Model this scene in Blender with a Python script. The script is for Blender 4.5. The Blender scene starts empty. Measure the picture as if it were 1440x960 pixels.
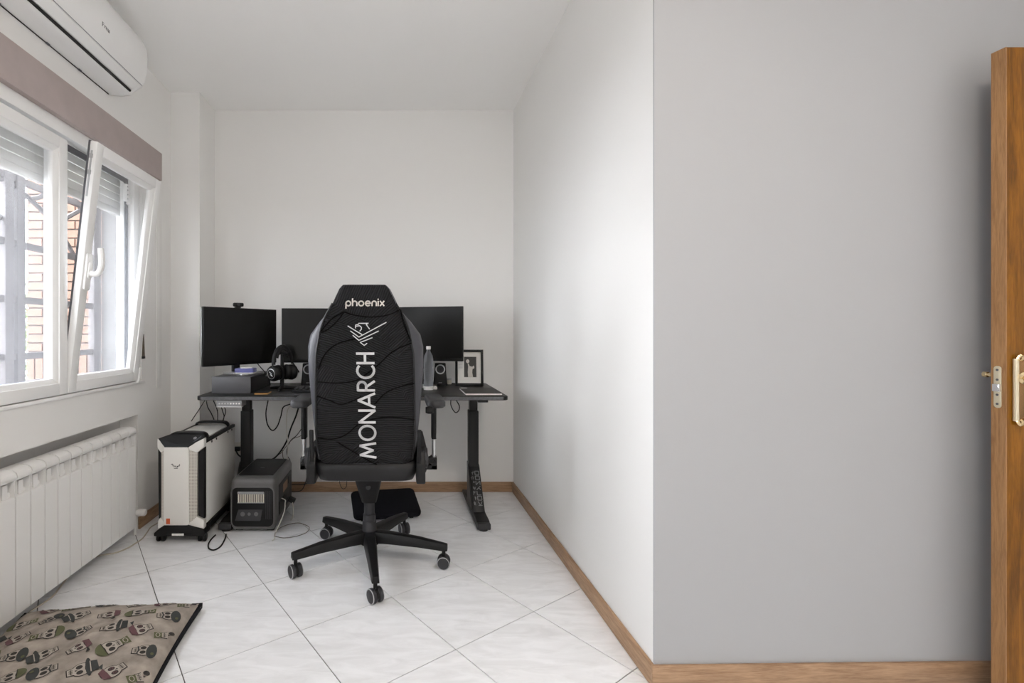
import bpy, bmesh, math, random
from mathutils import Vector, Matrix
from math import sin, cos, pi, radians as R
random.seed(7)
SC = bpy.context.scene
C = SC.collection

# ------------------------------------------------------------------ camera, sky, exposure
H = 1.15                       # camera height
F = 680.0                      # focal length in pixels of the 1440 x 960 frame
PX, PY = 560.0, 467.0          # principal point
cam_d = bpy.data.cameras.new('camera'); cam = bpy.data.objects.new('camera', cam_d); C.objects.link(cam)
cam_d.sensor_width = 36.0; cam_d.sensor_fit = 'HORIZONTAL'
cam_d.lens = F / 1440 * 36
cam_d.shift_x = (720 - PX) / 1440
cam_d.shift_y = -(480 - PY) / 1440
cam_d.clip_start = 0.02
cam.location = (0, 0, H); cam.rotation_euler = (pi / 2, 0, 0)
SC.camera = cam

SKY = 10.5
LAMP = 58.0
world = bpy.data.worlds.new('world'); SC.world = world; world.use_nodes = True
bg = world.node_tree.nodes['Background']
bg.inputs[0].default_value = (0.90, 0.94, 1.0, 1); bg.inputs[1].default_value = SKY
SUN = 2.6
sun_d = bpy.data.lights.new('hazy_sun', 'SUN'); sun_d.energy = SUN; sun_d.angle = R(32); sun_d.color = (0.93, 0.96, 1.0)
sun = bpy.data.objects.new('hazy_sun', sun_d); C.objects.link(sun)
sun.rotation_euler = Vector((1.0, -0.16, -0.075)).to_track_quat('-Z', 'Y').to_euler()
SC.view_settings.view_transform = 'Standard'; SC.view_settings.look = 'None'
SC.view_settings.gamma = 1.0; SC.view_settings.use_curve_mapping = False
SC.view_settings.exposure = 0.07
SC.cycles.max_bounces = 14; SC.cycles.diffuse_bounces = 9; SC.cycles.glossy_bounces = 4
SC.cycles.transparent_max_bounces = 16; SC.cycles.caustics_reflective = False; SC.cycles.caustics_refractive = False

def P(px, py, Y):              # photo pixel + known depth -> point
    return Vector(((px - PX) / F * Y, Y, H - (py - PY) / F * Y))
def FL(px, py, z=0.0):         # photo pixel of a point lying at height z
    return P(px, py, (H - z) * F / (py - PY))

# ------------------------------------------------------------------ room measures
XL, XR, YB, YG, ZC = -1.52, 0.832, 3.494, 1.572, 2.751
XP, YP = -1.325, 3.229         # pillar
YREAR, XD = -2.3, 2.62

# ------------------------------------------------------------------ materials
MATS = {}
def mat(name, col, rough=0.5, metal=0.0, spec=0.5, bump=0.0, bscale=200.0, var=0.0, vscale=6.0, coat=0.0, emit=0.0):
    m = bpy.data.materials.new(name); m.use_nodes = True; nt = m.node_tree; b = nt.nodes['Principled BSDF']
    b.inputs['Base Color'].default_value = (*col, 1); b.inputs['Roughness'].default_value = rough
    b.inputs['Metallic'].default_value = metal; b.inputs['Specular IOR Level'].default_value = spec
    if coat: b.inputs['Coat Weight'].default_value = coat; b.inputs['Coat Roughness'].default_value = 0.1
    if emit: b.inputs['Emission Color'].default_value = (*col, 1); b.inputs['Emission Strength'].default_value = emit
    tc = None
    if bump or var:
        tc = nt.nodes.new('ShaderNodeTexCoord')
    if bump:
        n = nt.nodes.new('ShaderNodeTexNoise'); n.inputs['Scale'].default_value = bscale; n.inputs['Detail'].default_value = 3
        bp = nt.nodes.new('ShaderNodeBump'); bp.inputs['Strength'].default_value = bump; bp.inputs['Distance'].default_value = 0.002
        nt.links.new(tc.outputs['Object'], n.inputs['Vector']); nt.links.new(n.outputs['Fac'], bp.inputs['Height'])
        nt.links.new(bp.outputs['Normal'], b.inputs['Normal'])
    if var:
        n = nt.nodes.new('ShaderNodeTexNoise'); n.inputs['Scale'].default_value = vscale; n.inputs['Detail'].default_value = 4
        r = nt.nodes.new('ShaderNodeValToRGB')
        r.color_ramp.elements[0].position = 0.3; r.color_ramp.elements[1].position = 0.7
        r.color_ramp.elements[0].color = (*[c * (1 - var) for c in col], 1)
        r.color_ramp.elements[1].color = (*[min(1, c * (1 + var)) for c in col], 1)
        nt.links.new(tc.outputs['Object'], n.inputs['Vector']); nt.links.new(n.outputs['Fac'], r.inputs['Fac'])
        nt.links.new(r.outputs['Color'], b.inputs['Base Color'])
    MATS[name] = m
    return m

def wood(name, c1, c2, scale, rough=0.4, dens=1.0, spec=0.5):
    m = bpy.data.materials.new(name); m.use_nodes = True; nt = m.node_tree; b = nt.nodes['Principled BSDF']
    N = nt.nodes.new; L = nt.links.new
    tc = N('ShaderNodeTexCoord'); mp = N('ShaderNodeMapping'); mp.inputs['Scale'].default_value = scale
    n1 = N('ShaderNodeTexNoise'); n1.inputs['Scale'].default_value = 4.0 * dens; n1.inputs['Detail'].default_value = 6; n1.inputs['Distortion'].default_value = 1.2
    n2 = N('ShaderNodeTexNoise'); n2.inputs['Scale'].default_value = 30 * dens; n2.inputs['Detail'].default_value = 3
    mx = N('ShaderNodeMath'); mx.operation = 'MULTIPLY_ADD'; mx.inputs[1].default_value = 0.5
    r = N('ShaderNodeValToRGB'); e = r.color_ramp.elements
    e[0].position = 0.55; e[0].color = (*c1, 1); e[1].position = 0.92; e[1].color = (*c2, 1)
    L(tc.outputs['Object'], mp.inputs['Vector']); L(mp.outputs['Vector'], n1.inputs['Vector']); L(mp.outputs['Vector'], n2.inputs['Vector'])
    L(n2.outputs['Fac'], mx.inputs[0]); L(n1.outputs['Fac'], mx.inputs[2]); L(mx.outputs[0], r.inputs['Fac'])
    L(r.outputs['Color'], b.inputs['Base Color']); b.inputs['Roughness'].default_value = rough; b.inputs['Specular IOR Level'].default_value = spec
    bp = N('ShaderNodeBump'); bp.inputs['Strength'].default_value = 0.15; bp.inputs['Distance'].default_value = 0.001
    L(mx.outputs[0], bp.inputs['Height']); L(bp.outputs['Normal'], b.inputs['Normal'])
    return m

M_wall = mat('wall_paint', (0.815, 0.806, 0.79), 0.75, bump=0.06, bscale=120)
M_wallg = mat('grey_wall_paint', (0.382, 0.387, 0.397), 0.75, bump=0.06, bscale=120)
M_ceil = mat('ceiling_paint', (0.92, 0.913, 0.90), 0.85)
M_grout = mat('grout', (0.07, 0.065, 0.06), 0.9)
M_pvc = mat('white_pvc', (0.86, 0.86, 0.855), 0.3)
M_gasket = mat('grey_gasket', (0.09, 0.09, 0.1), 0.6)
M_mauve = mat('mauve_paint', (0.44, 0.375, 0.36), 0.7, bump=0.25, bscale=60, var=0.05, vscale=9)
M_rad = mat('radiator_enamel', (0.775, 0.768, 0.755), 0.34)
M_ac = mat('ac_plastic', (0.84, 0.84, 0.835), 0.35)
M_slot_shadow = mat('dark_slot_and_shadow', (0.012, 0.012, 0.012), 0.7)  # air outlet slot, and the painted shadow line behind the air conditioner
M_black = mat('black_plastic', (0.007, 0.007, 0.0075), 0.45, spec=0.28)
M_blacks = mat('black_satin_metal', (0.008, 0.008, 0.0085), 0.42, spec=0.3, bump=0.1, bscale=300)
M_screen = mat('screen_black', (0.005, 0.005, 0.0045), 0.28, spec=0.25)
M_bezel = mat('bezel_black', (0.005, 0.005, 0.005), 0.35, spec=0.25)
M_silver = mat('silver', (0.55, 0.55, 0.56), 0.3, metal=0.9)
M_chrome = mat('chrome', (0.75, 0.75, 0.76), 0.15, metal=1.0)
M_grey = mat('grey_plastic', (0.25, 0.25, 0.26), 0.45)
M_dgrey = mat('dark_grey_plastic', (0.038, 0.038, 0.041), 0.5, spec=0.35)
M_desk = mat('desk_black', (0.010, 0.010, 0.010), 0.42, spec=0.3, bump=0.15, bscale=260)
M_deskedge = mat('desk_grey', (0.085, 0.085, 0.09), 0.5, var=0.25, vscale=60)
M_riser = mat('riser_grey', (0.085, 0.085, 0.092), 0.5, bump=0.1, bscale=300)
M_white = mat('white_plastic', (0.80, 0.79, 0.77), 0.4)
M_pcw = mat('pc_white', (0.77, 0.755, 0.72), 0.35)
M_cream = mat('cream_plastic', (0.66, 0.63, 0.55), 0.45)
M_orange = mat('orange_sticker', (0.55, 0.10, 0.03), 0.5)
M_cable = mat('black_cable', (0.008, 0.008, 0.008), 0.5, spec=0.3)
M_cablew = mat('white_cable', (0.72, 0.70, 0.64), 0.5)
M_socket = mat('socket_grey', (0.12, 0.12, 0.12), 0.5)
M_panelb = mat('slate_blue_panel', (0.085, 0.09, 0.115), 0.4)
M_cord = mat('beige_cord', (0.50, 0.45, 0.37), 0.5)
M_ring = mat('pale_silver', (0.55, 0.55, 0.55), 0.3, metal=0.3)
M_cableb = mat('grey_brown_cable', (0.16, 0.13, 0.10), 0.5)
M_station = mat('station_grey', (0.115, 0.112, 0.110), 0.38, spec=0.4)
M_copper = mat('tan_label', (0.32, 0.19, 0.12), 0.5)
M_brass = mat('brass', (0.70, 0.56, 0.34), 0.25, metal=1.0)
M_brassl = mat('pale_brass', (0.80, 0.72, 0.54), 0.3, metal=0.85)
M_bronze = mat('bronze_plate', (0.42, 0.25, 0.12), 0.18, metal=0.9)
M_print = mat('silver_print', (0.56, 0.56, 0.57), 0.5)
M_printw = mat('pale_print', (0.66, 0.63, 0.58), 0.5)
M_bolster = mat('grey_leatherette', (0.055, 0.055, 0.065), 0.45, spec=0.4, bump=0.2, bscale=420)
M_leather = mat('black_leatherette', (0.010, 0.010, 0.011), 0.45, spec=0.3, bump=0.2, bscale=350)
M_piping = mat('black_piping', (0.002, 0.002, 0.002), 0.8, spec=0.05)
M_rubber = mat('caster_grey', (0.028, 0.028, 0.032), 0.5, spec=0.35)
M_rim = mat('caster_rim', (0.38, 0.38, 0.39), 0.4)
M_fleece = mat('black_fleece', (0.006, 0.006, 0.009), 0.9, spec=0.2, bump=0.6, bscale=500)
M_strap = mat('brown_strap', (0.13, 0.10, 0.075), 0.8)
M_steel = mat('grille_paint', (0.16, 0.145, 0.145), 0.55)
M_reveal = mat('outside_render', (0.27, 0.265, 0.26), 0.9, bump=0.3, bscale=40, var=0.06, vscale=10)
M_shut = mat('shutter_slats', (0.72, 0.72, 0.70), 0.45)
M_ground = mat('paving', (0.16, 0.155, 0.15), 0.9, var=0.1)
M_brick = mat('brick', (0.19, 0.115, 0.085), 0.9, bump=0.4, bscale=60, var=0.12, vscale=14)
M_mortar = mat('mortar', (0.09, 0.07, 0.06), 0.95)
M_leaf = mat('leaf', (0.16, 0.26, 0.07), 0.6, var=0.3, vscale=3)
M_bark = mat('bark', (0.09, 0.06, 0.04), 0.9)
M_blue = mat('blue_plastic', (0.13, 0.14, 0.36), 0.35)
M_paper = mat('white_paper', (0.80, 0.78, 0.74), 0.7)
M_photo = mat('photo_dark', (0.035, 0.033, 0.03), 0.4)
M_photol = mat('photo_pale', (0.62, 0.58, 0.53), 0.4)
M_gold = mat('amber_edge', (0.45, 0.24, 0.07), 0.4)
M_label = mat('white_label', (0.82, 0.81, 0.8), 0.5)
M_fabric = mat('cushion_fabric', (0.335, 0.29, 0.25), 0.9, bump=0.4, bscale=500, var=0.3, vscale=16)
M_pd = mat('print_slate', (0.04, 0.043, 0.042), 0.9)
M_po = mat('print_olive', (0.10, 0.105, 0.05), 0.9)
M_pp = mat('print_bone', (0.40, 0.355, 0.31), 0.9)
M_pm = mat('print_plum', (0.12, 0.055, 0.062), 0.9)
M_pl = mat('print_line', (0.035, 0.03, 0.027), 0.9)
M_lampglass = mat('lamp_opal', (1.0, 0.90, 0.79), 0.5, emit=LAMP)
M_lampbody = mat('lamp_white', (0.8, 0.8, 0.78), 0.4)
M_deskgraf = mat('grey_print', (0.19, 0.19, 0.195), 0.5)
W_base_x = wood('oak_along_x', (0.26, 0.15, 0.082), (0.43, 0.275, 0.165), (1.2, 14, 14), 0.45)
W_base_y = wood('oak_along_y', (0.26, 0.15, 0.082), (0.43, 0.275, 0.165), (14, 1.2, 14), 0.45)
W_edge = wood('oak_door_edge', (0.215, 0.105, 0.038), (0.345, 0.185, 0.078), (16, 16, 1.3), 0.4)
W_door = wood('oak_door_face', (0.115, 0.042, 0.0015), (0.25, 0.098, 0.005), (9, 9, 0.8), 0.35, spec=0.3)

def tile_material():
    m = bpy.data.materials.new('floor_tile'); m.use_nodes = True; nt = m.node_tree; b = nt.nodes['Principled BSDF']
    N = nt.nodes.new; L = nt.links.new
    tc = N('ShaderNodeTexCoord'); oi = N('ShaderNodeObjectInfo'); ad = N('ShaderNodeVectorMath'); ad.operation = 'ADD'
    mu = N('ShaderNodeMath'); mu.operation = 'MULTIPLY'; mu.inputs[1].default_value = 37.0
    L(oi.outputs['Random'], mu.inputs[0]); L(tc.outputs['Object'], ad.inputs[0]); L(mu.outputs[0], ad.inputs[1])
    mp = N('ShaderNodeMapping'); mp.inputs['Scale'].default_value = (1.4, 5.5, 1); mp.inputs['Rotation'].default_value = (0, 0, 0.5)
    n = N('ShaderNodeTexNoise'); n.inputs['Scale'].default_value = 4.0; n.inputs['Detail'].default_value = 7; n.inputs['Roughness'].default_value = 0.62; n.inputs['Distortion'].default_value = 0.8
    r = N('ShaderNodeValToRGB'); e = r.color_ramp.elements
    e[0].position = 0.30; e[0].color = (0.75, 0.752, 0.765, 1); e[1].position = 0.62; e[1].color = (0.875, 0.88, 0.90, 1)
    L(ad.outputs[0], mp.inputs['Vector']); L(mp.outputs['Vector'], n.inputs['Vector']); L(n.outputs['Fac'], r.inputs['Fac'])
    L(r.outputs['Color'], b.inputs['Base Color']); b.inputs['Roughness'].default_value = 0.34
    b.inputs['Specular IOR Level'].default_value = 0.4
    return m
M_tile = tile_material()

def glass_material(name, haze, tint=(1, 1, 1)):
    m = bpy.data.materials.new(name); m.use_nodes = True; nt = m.node_tree
    nt.nodes.remove(nt.nodes['Principled BSDF']); out = nt.nodes['Material Output']
    N = nt.nodes.new; L = nt.links.new
    t = N('ShaderNodeBsdfTransparent'); t.inputs[0].default_value = (*tint, 1)
    g = N('ShaderNodeBsdfGlossy'); g.inputs['Roughness'].default_value = 0.02
    d = N('ShaderNodeBsdfTranslucent'); d.inputs[0].default_value = (0.85, 0.87, 0.92, 1)
    lw = N('ShaderNodeLayerWeight'); pw = N('ShaderNodeMath'); pw.operation = 'POWER'; pw.inputs[1].default_value = 5.0
    fr = N('ShaderNodeMath'); fr.operation = 'MULTIPLY_ADD'; fr.inputs[1].default_value = 0.55; fr.inputs[2].default_value = 0.03
    L(lw.outputs['Facing'], pw.inputs[0]); L(pw.outputs[0], fr.inputs[0])
    a = N('ShaderNodeMixShader'); a.inputs[0].default_value = haze
    b = N('ShaderNodeMixShader')
    L(t.outputs[0], a.inputs[1]); L(d.outputs[0], a.inputs[2])
    L(fr.outputs[0], b.inputs[0]); L(a.outputs[0], b.inputs[1]); L(g.outputs[0], b.inputs[2]); L(b.outputs[0], out.inputs[0])
    return m
M_glass = glass_material('dusty_window_glass', 0.04)
M_bottle = glass_material('clear_plastic', 0.35, (0.9, 0.92, 0.93))

def fabric_ribbed():
    m = bpy.data.materials.new('black_ribbed_fabric'); m.use_nodes = True; nt = m.node_tree; b = nt.nodes['Principled BSDF']
    N = nt.nodes.new; L = nt.links.new
    b.inputs['Roughness'].default_value = 0.7; b.inputs['Specular IOR Level'].default_value = 0.12
    tc = N('ShaderNodeTexCoord'); vo = N('ShaderNodeTexVoronoi'); vo.inputs['Scale'].default_value = 5.0
    sx = N('ShaderNodeSeparateColor'); an = N('ShaderNodeMath'); an.operation = 'MULTIPLY_ADD'; an.inputs[1].default_value = 1.7; an.inputs[2].default_value = -0.5
    mp = N('ShaderNodeVectorRotate'); mp.rotation_type = 'Y_AXIS'
    L(tc.outputs['Object'], vo.inputs['Vector']); L(vo.outputs['Color'], sx.inputs[0]); L(sx.outputs[0], an.inputs[0]); L(an.outputs[0], mp.inputs['Angle'])
    w = N('ShaderNodeTexWave'); w.bands_direction = 'Z'; w.inputs['Scale'].default_value = 33.0; w.inputs['Distortion'].default_value = 2.0
    w.inputs['Detail'].default_value = 0.0; w.inputs['Detail Scale'].default_value = 0.5
    bp = N('ShaderNodeBump'); bp.inputs['Strength'].default_value = 0.8; bp.inputs['Distance'].default_value = 0.003
    r = N('ShaderNodeValToRGB'); e = r.color_ramp.elements
    e[0].color = (0.008, 0.008, 0.0085, 1); e[1].color = (0.021, 0.021, 0.023, 1)
    L(tc.outputs['Object'], mp.inputs['Vector']); L(mp.outputs['Vector'], w.inputs['Vector']); L(w.outputs['Fac'], bp.inputs['Height'])
    L(w.outputs['Fac'], r.inputs['Fac']); L(r.outputs['Color'], b.inputs['Base Color'])
    L(bp.outputs['Normal'], b.inputs['Normal'])
    return m
M_ribbed = fabric_ribbed()

def perforated():
    m = bpy.data.materials.new('perforated_strip'); m.use_nodes = True; nt = m.node_tree; b = nt.nodes['Principled BSDF']
    N = nt.nodes.new; L = nt.links.new
    tc = N('ShaderNodeTexCoord'); v = N('ShaderNodeTexVoronoi'); v.inputs['Scale'].default_value = 125.0; v.inputs['Randomness'].default_value = 0.0
    r = N('ShaderNodeValToRGB'); e = r.color_ramp.elements; e[0].position = 0.32; e[0].color = (0.16, 0.13, 0.11, 1); e[1].position = 0.42; e[1].color = (0.62, 0.59, 0.54, 1)
    L(tc.outputs['Object'], v.inputs['Vector']); L(v.outputs['Distance'], r.inputs['Fac']); L(r.outputs['Color'], b.inputs['Base Color'])
    return m
M_perf = perforated()

# ------------------------------------------------------------------ mesh helpers
def box(bm, x0, x1, y0, y1, z0, z1):
    v = [bm.verts.new((x, y, z)) for z in (z0, z1) for x, y in ((x0, y0), (x1, y0), (x1, y1), (x0, y1))]
    for f in ((3, 2, 1, 0), (4, 5, 6, 7), (0, 1, 5, 4), (1, 2, 6, 5), (2, 3, 7, 6), (3, 0, 4, 7)):
        bm.faces.new([v[i] for i in f])
    return v
def NB(*a):
    bm = bmesh.new()
    if a: box(bm, *a)
    return bm
def prism(bm, pts, axis, a0, a1):
    def mk(p, a):
        if axis == 'x': return (a, p[0], p[1])
        if axis == 'y': return (p[0], a, p[1])
        return (p[0], p[1], a)
    v0 = [bm.verts.new(mk(p, a0)) for p in pts]; v1 = [bm.verts.new(mk(p, a1)) for p in pts]
    n = len(pts)
    bm.faces.new(v0[::-1]); bm.faces.new(v1)
    for i in range(n): bm.faces.new((v0[i], v0[(i + 1) % n], v1[(i + 1) % n], v1[i]))
    return v0 + v1
def loft(bm, rings, cap=True, closed=True):
    vs = [[bm.verts.new(p) for p in r] for r in rings]
    n = len(rings[0])
    for a, b in zip(vs, vs[1:]):
        for i in range(n if closed else n - 1):
            bm.faces.new((a[i], a[(i + 1) % n], b[(i + 1) % n], b[i]))
    if cap and closed:
        bm.faces.new(vs[0][::-1]); bm.faces.new(vs[-1])
    return vs
def frame_for(d):
    d = d.normalized(); u = d.cross(Vector((0, 0, 1)))
    if u.length < 1e-4: u = d.cross(Vector((0, 1, 0)))
    u.normalize(); return u, d.cross(u).normalized()
def cyl(bm, p0, p1, r0, r1=None, seg=16):
    p0, p1 = Vector(p0), Vector(p1); r1 = r0 if r1 is None else r1
    u, v = frame_for(p1 - p0)
    ring = lambda p, r: [p + u * (r * cos(2 * pi * i / seg)) + v * (r * sin(2 * pi * i / seg)) for i in range(seg)]
    loft(bm, [ring(p0, r0), ring(p1, r1)])
def turned(bm, p0, d, prof, seg=20):          # profile of (distance along d, radius)
    p0, d = Vector(p0), Vector(d).normalized(); u, v = frame_for(d)
    loft(bm, [[p0 + d * a + u * (r * cos(2 * pi * i / seg)) + v * (r * sin(2 * pi * i / seg)) for i in range(seg)] for a, r in prof])
def smooth_path(pts, n=6):
    pts = [Vector(p) for p in pts]
    if len(pts) < 3: return pts
    q = [2 * pts[0] - pts[1]] + pts + [2 * pts[-1] - pts[-2]]; out = []
    for i in range(1, len(q) - 2):
        a, b, c, d = q[i - 1:i + 3]
        for k in range(n):
            t = k / n
            out.append(0.5 * ((2 * b) + (c - a) * t + (2 * a - 5 * b + 4 * c - d) * t * t + (3 * b - a - 3 * c + d) * t ** 3))
    out.append(pts[-1]); return out
def tube(bm, pts, r, seg=6, n=6, rs=None):
    path = smooth_path(pts, n) if n else [Vector(p) for p in pts]
    rings = []; u = None
    for i, p in enumerate(path):
        d = (path[min(i + 1, len(path) - 1)] - path[max(i - 1, 0)]).normalized()
        if u is None: u, v = frame_for(d)
        else:
            u = u - d * u.dot(d)
            u.normalize(); v = d.cross(u)
        rr = r if rs is None else rs(i / (len(path) - 1))
        rings.append([p + u * (rr * cos(2 * pi * k / seg)) + v * (rr * sin(2 * pi * k / seg)) for k in range(seg)])
    loft(bm, rings)
def ring_frame(bm, y0, y1, z0, z1, w, x0, x1):
    box(bm, x0, x1, y0, y0 + w, z0, z1); box(bm, x0, x1, y1 - w, y1, z0, z1)
    box(bm, x0, x1, y0 + w, y1 - w, z0, z0 + w); box(bm, x0, x1, y0 + w, y1 - w, z1 - w, z1)
def rrect(x0, x1, y0, y1, r, n=5):
    out = []
    for cx, cy, a0 in ((x1 - r, y1 - r, 0), (x0 + r, y1 - r, 90), (x0 + r, y0 + r, 180), (x1 - r, y0 + r, 270)):
        for k in range(n + 1):
            a = R(a0 + 90 * k / n); out.append((cx + r * cos(a), cy + r * sin(a)))
    return out
def xform(bm, m):
    bmesh.ops.transform(bm, matrix=m, verts=bm.verts)
def link(name, me, parent=None):
    o = bpy.data.objects.new(name, me); C.objects.link(o)
    if parent is not None: o.parent = parent
    return o
def obj(name, bm, m, parent=None, bevel=0.0, seg=2, smooth=35, recalc=True):
    if recalc: bmesh.ops.recalc_face_normals(bm, faces=bm.faces)
    if bevel:
        es = [e for e in bm.edges if len(e.link_faces) == 2 and e.calc_face_angle(0) > R(28)]
        bmesh.ops.bevel(bm, geom=es, offset=bevel, segments=seg, affect='EDGES', profile=0.5, clamp_overlap=True)
    me = bpy.data.meshes.new(name); bm.to_mesh(me); bm.free()
    if smooth:
        me.polygons.foreach_set('use_smooth', [True] * len(me.polygons))
        me.set_sharp_from_angle(angle=R(smooth))
    me.materials.append(m)
    return link(name, me, parent)
def tag(o, label, cat, group=None):
    o['label'] = label; o['category'] = cat
    if group: o['group'] = group
    return o
def struct(o, label=None):
    o['kind'] = 'structure'
    if label: o['label'] = label
    return o
def thing(name, label, cat, loc=(0, 0, 0), rz=0.0, group=None):
    o = link(name, None); o.location = loc; o.rotation_euler = (0, 0, rz); o.empty_display_size = 0.1
    if label: tag(o, label, cat, group)
    return o

# ------------------------------------------------------------------ the room shell
def clip(poly, inside, cut):
    out = []
    for i, p in enumerate(poly):
        q = poly[(i + 1) % len(poly)]
        if inside(p): out.append(p)
        if inside(p) != inside(q): out.append(cut(p, q))
    return out
def clip_rect(poly, x0, x1, y0, y1):
    for ax, lim, s in ((0, x0, 1), (0, x1, -1), (1, y0, 1), (1, y1, -1)):
        def cut(p, q, ax=ax, lim=lim):
            t = (lim - p[ax]) / (q[ax] - p[ax]); return (p[0] + t * (q[0] - p[0]), p[1] + t * (q[1] - p[1]))
        poly = clip(poly, lambda p, ax=ax, lim=lim, s=s: (p[ax] - lim) * s >= 0, cut)
        if len(poly) < 3: return []
    return poly
floor = struct(obj('floor', NB(-1.70, 4.3, YREAR, YB + 0.1, -0.12, -0.0035), M_grout), 'pale ceramic tile floor')
TO, TA, TB = Vector((-0.61571, 2.21306)), Vector((0.23822, -0.34880)), Vector((0.34880, 0.23822))
full_tile = None
for i in range(-14, 16):
    for j in range(-14, 16):
        c0 = TO + TA * i + TB * j
        g = 0.0045
        poly = [c0 + TA * a + TB * b for a, b in ((g, g), (g, 1 - g), (1 - g, 1 - g), (1 - g, g))]
        cc = c0 + (TA + TB) * 0.5
        cl = clip_rect([tuple(p) for p in poly], -1.66, XD + 0.05, YREAR + 0.02, YB + 0.06)
        if len(cl) < 3: continue
        if cc.x > XR + 0.35 and cc.y > YG + 0.35: continue
        whole = len(cl) == 4 and all((Vector(p) - q).length < 1e-6 for p, q in zip(cl, poly))
        if whole and full_tile is not None:
            o = link('tile', full_tile, floor)
        else:
            bm = bmesh.new()
            prism(bm, [(p[0] - cc.x, p[1] - cc.y) for p in cl], 'z', -0.008, 0.0)
            o = obj('tile', bm, M_tile, floor, smooth=0)
            if whole: full_tile = o.data
        o.location = (cc.x, cc.y, 0)

def wall_grid(ys, zs, solid):                 # cells of a wall running along y: solid(yc, zc) -> list of x ranges
    bm = bmesh.new()
    for y0, y1 in zip(ys, ys[1:]):
        for z0, z1 in zip(zs, zs[1:]):
            for x0, x1 in solid((y0 + y1) / 2, (z0 + z1) / 2): box(bm, x0, x1, y0, y1, z0, z1)
    return bm
WY0, WY1, WZ0, WZ1 = 1.545, 2.865, 0.855, 2.115
XO = -1.77
def left_solid(y, z):
    if WY0 < y < WY1 and WZ0 < z < 2.285: return [] if z < WZ1 else [(XO, -1.74), (-1.60, -1.535)]
    if WY1 < y < 2.90 and WZ0 < z < WZ1: return [(-1.612, XL)]
    if -1.5 < y < -0.1 and 0.9 < z < 2.2: return []  # unseen second opening behind the camera, added to let in fill light
    if 1.15 < y < 2.824 and z < 0.67: return [(XO, -1.625)]
    return [(XO, XL)]
struct(obj('wall_left', wall_grid([YREAR - .1, -1.5, -0.1, 1.15, WY0, 2.824, WY1, 2.90, YB + 0.1], [0, 0.67, WZ0, 0.9, WZ1, 2.2, 2.285, ZC], left_solid), M_wall, smooth=0), 'white wall with the window and radiator recess')
struct(obj('wall_back', NB(XL, XR + 0.1, YB, YB + 0.1, 0, ZC), M_wall, smooth=0), 'white wall behind the desk')
struct(obj('wall_pillar', NB(XL, XP, YP, YB, 0, ZC), M_wall, smooth=0), 'white boxed corner pillar')
struct(obj('wall_right', NB(XR, XR + 0.12, YG + 0.006, YB, 0, ZC), M_wall, smooth=0), 'white wall beside the desk')
YD = lambda x: YG + (x - XR) * 0.017
bm = bmesh.new()
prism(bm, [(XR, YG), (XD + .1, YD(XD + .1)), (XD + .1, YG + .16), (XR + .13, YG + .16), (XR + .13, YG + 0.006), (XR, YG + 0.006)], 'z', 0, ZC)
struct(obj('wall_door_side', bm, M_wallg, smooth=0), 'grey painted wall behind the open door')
struct(obj('wall_rear', NB(XL - .33, XD + .1, YREAR - .1, YREAR, 0, ZC), M_wall, smooth=0), 'white wall at the rear of the room')
DY0, DY1 = 0.70, 1.47
struct(obj('wall_hall', wall_grid([YREAR, DY0, DY1, YG + 0.02], [0, 2.06, ZC], lambda y, z: [] if DY0 < y < DY1 and z < 2.06 else [(XD, XD + .1)]), M_wall, smooth=0), 'white wall with the doorway')
bm = bmesh.new()
box(bm, XD + .1, 4.2, 0.2, 0.3, 0, ZC); box(bm, XD + .1, 4.2, 1.9, 2.0, 0, ZC); box(bm, 4.1, 4.2, 0.3, 1.9, 0, ZC)
struct(obj('wall_hallway', bm, M_wall, smooth=0), 'white hallway walls beyond the doorway')
struct(obj('ceiling', NB(XO, 4.2, YREAR - .1, YB + .1, ZC, ZC + .1), M_ceil, smooth=0), 'plain white ceiling')

BH, BT = 0.072, 0.012
struct(obj('baseboard_back', NB(XP, XR - BT, YB - BT, YB, 0, BH), W_base_x, bevel=0.003), 'oak baseboard behind the desk')
struct(obj('baseboard_right', NB(XR - BT, XR, YG - .005, YB, 0, BH), W_base_y, bevel=0.003), 'oak baseboard on the right white wall')
bm = bmesh.new(); prism(bm, [(XR - BT, YG - BT), (XD, YD(XD) - BT), (XD, YD(XD)), (XR - BT, YG)], 'z', 0, BH)
struct(obj('baseboard_door_side', bm, W_base_x, bevel=0.003), 'oak baseboard on the grey wall')
struct(obj('baseboard_left', NB(XL, XL + BT, 2.824, YP, 0, BH), W_base_y, bevel=0.003), 'oak baseboard between radiator recess and pillar')
struct(obj('baseboard_pillar', NB(XL + BT, XP, YP - BT, YP, 0, BH), W_base_x, bevel=0.003), 'oak baseboard on the pillar')

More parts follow.
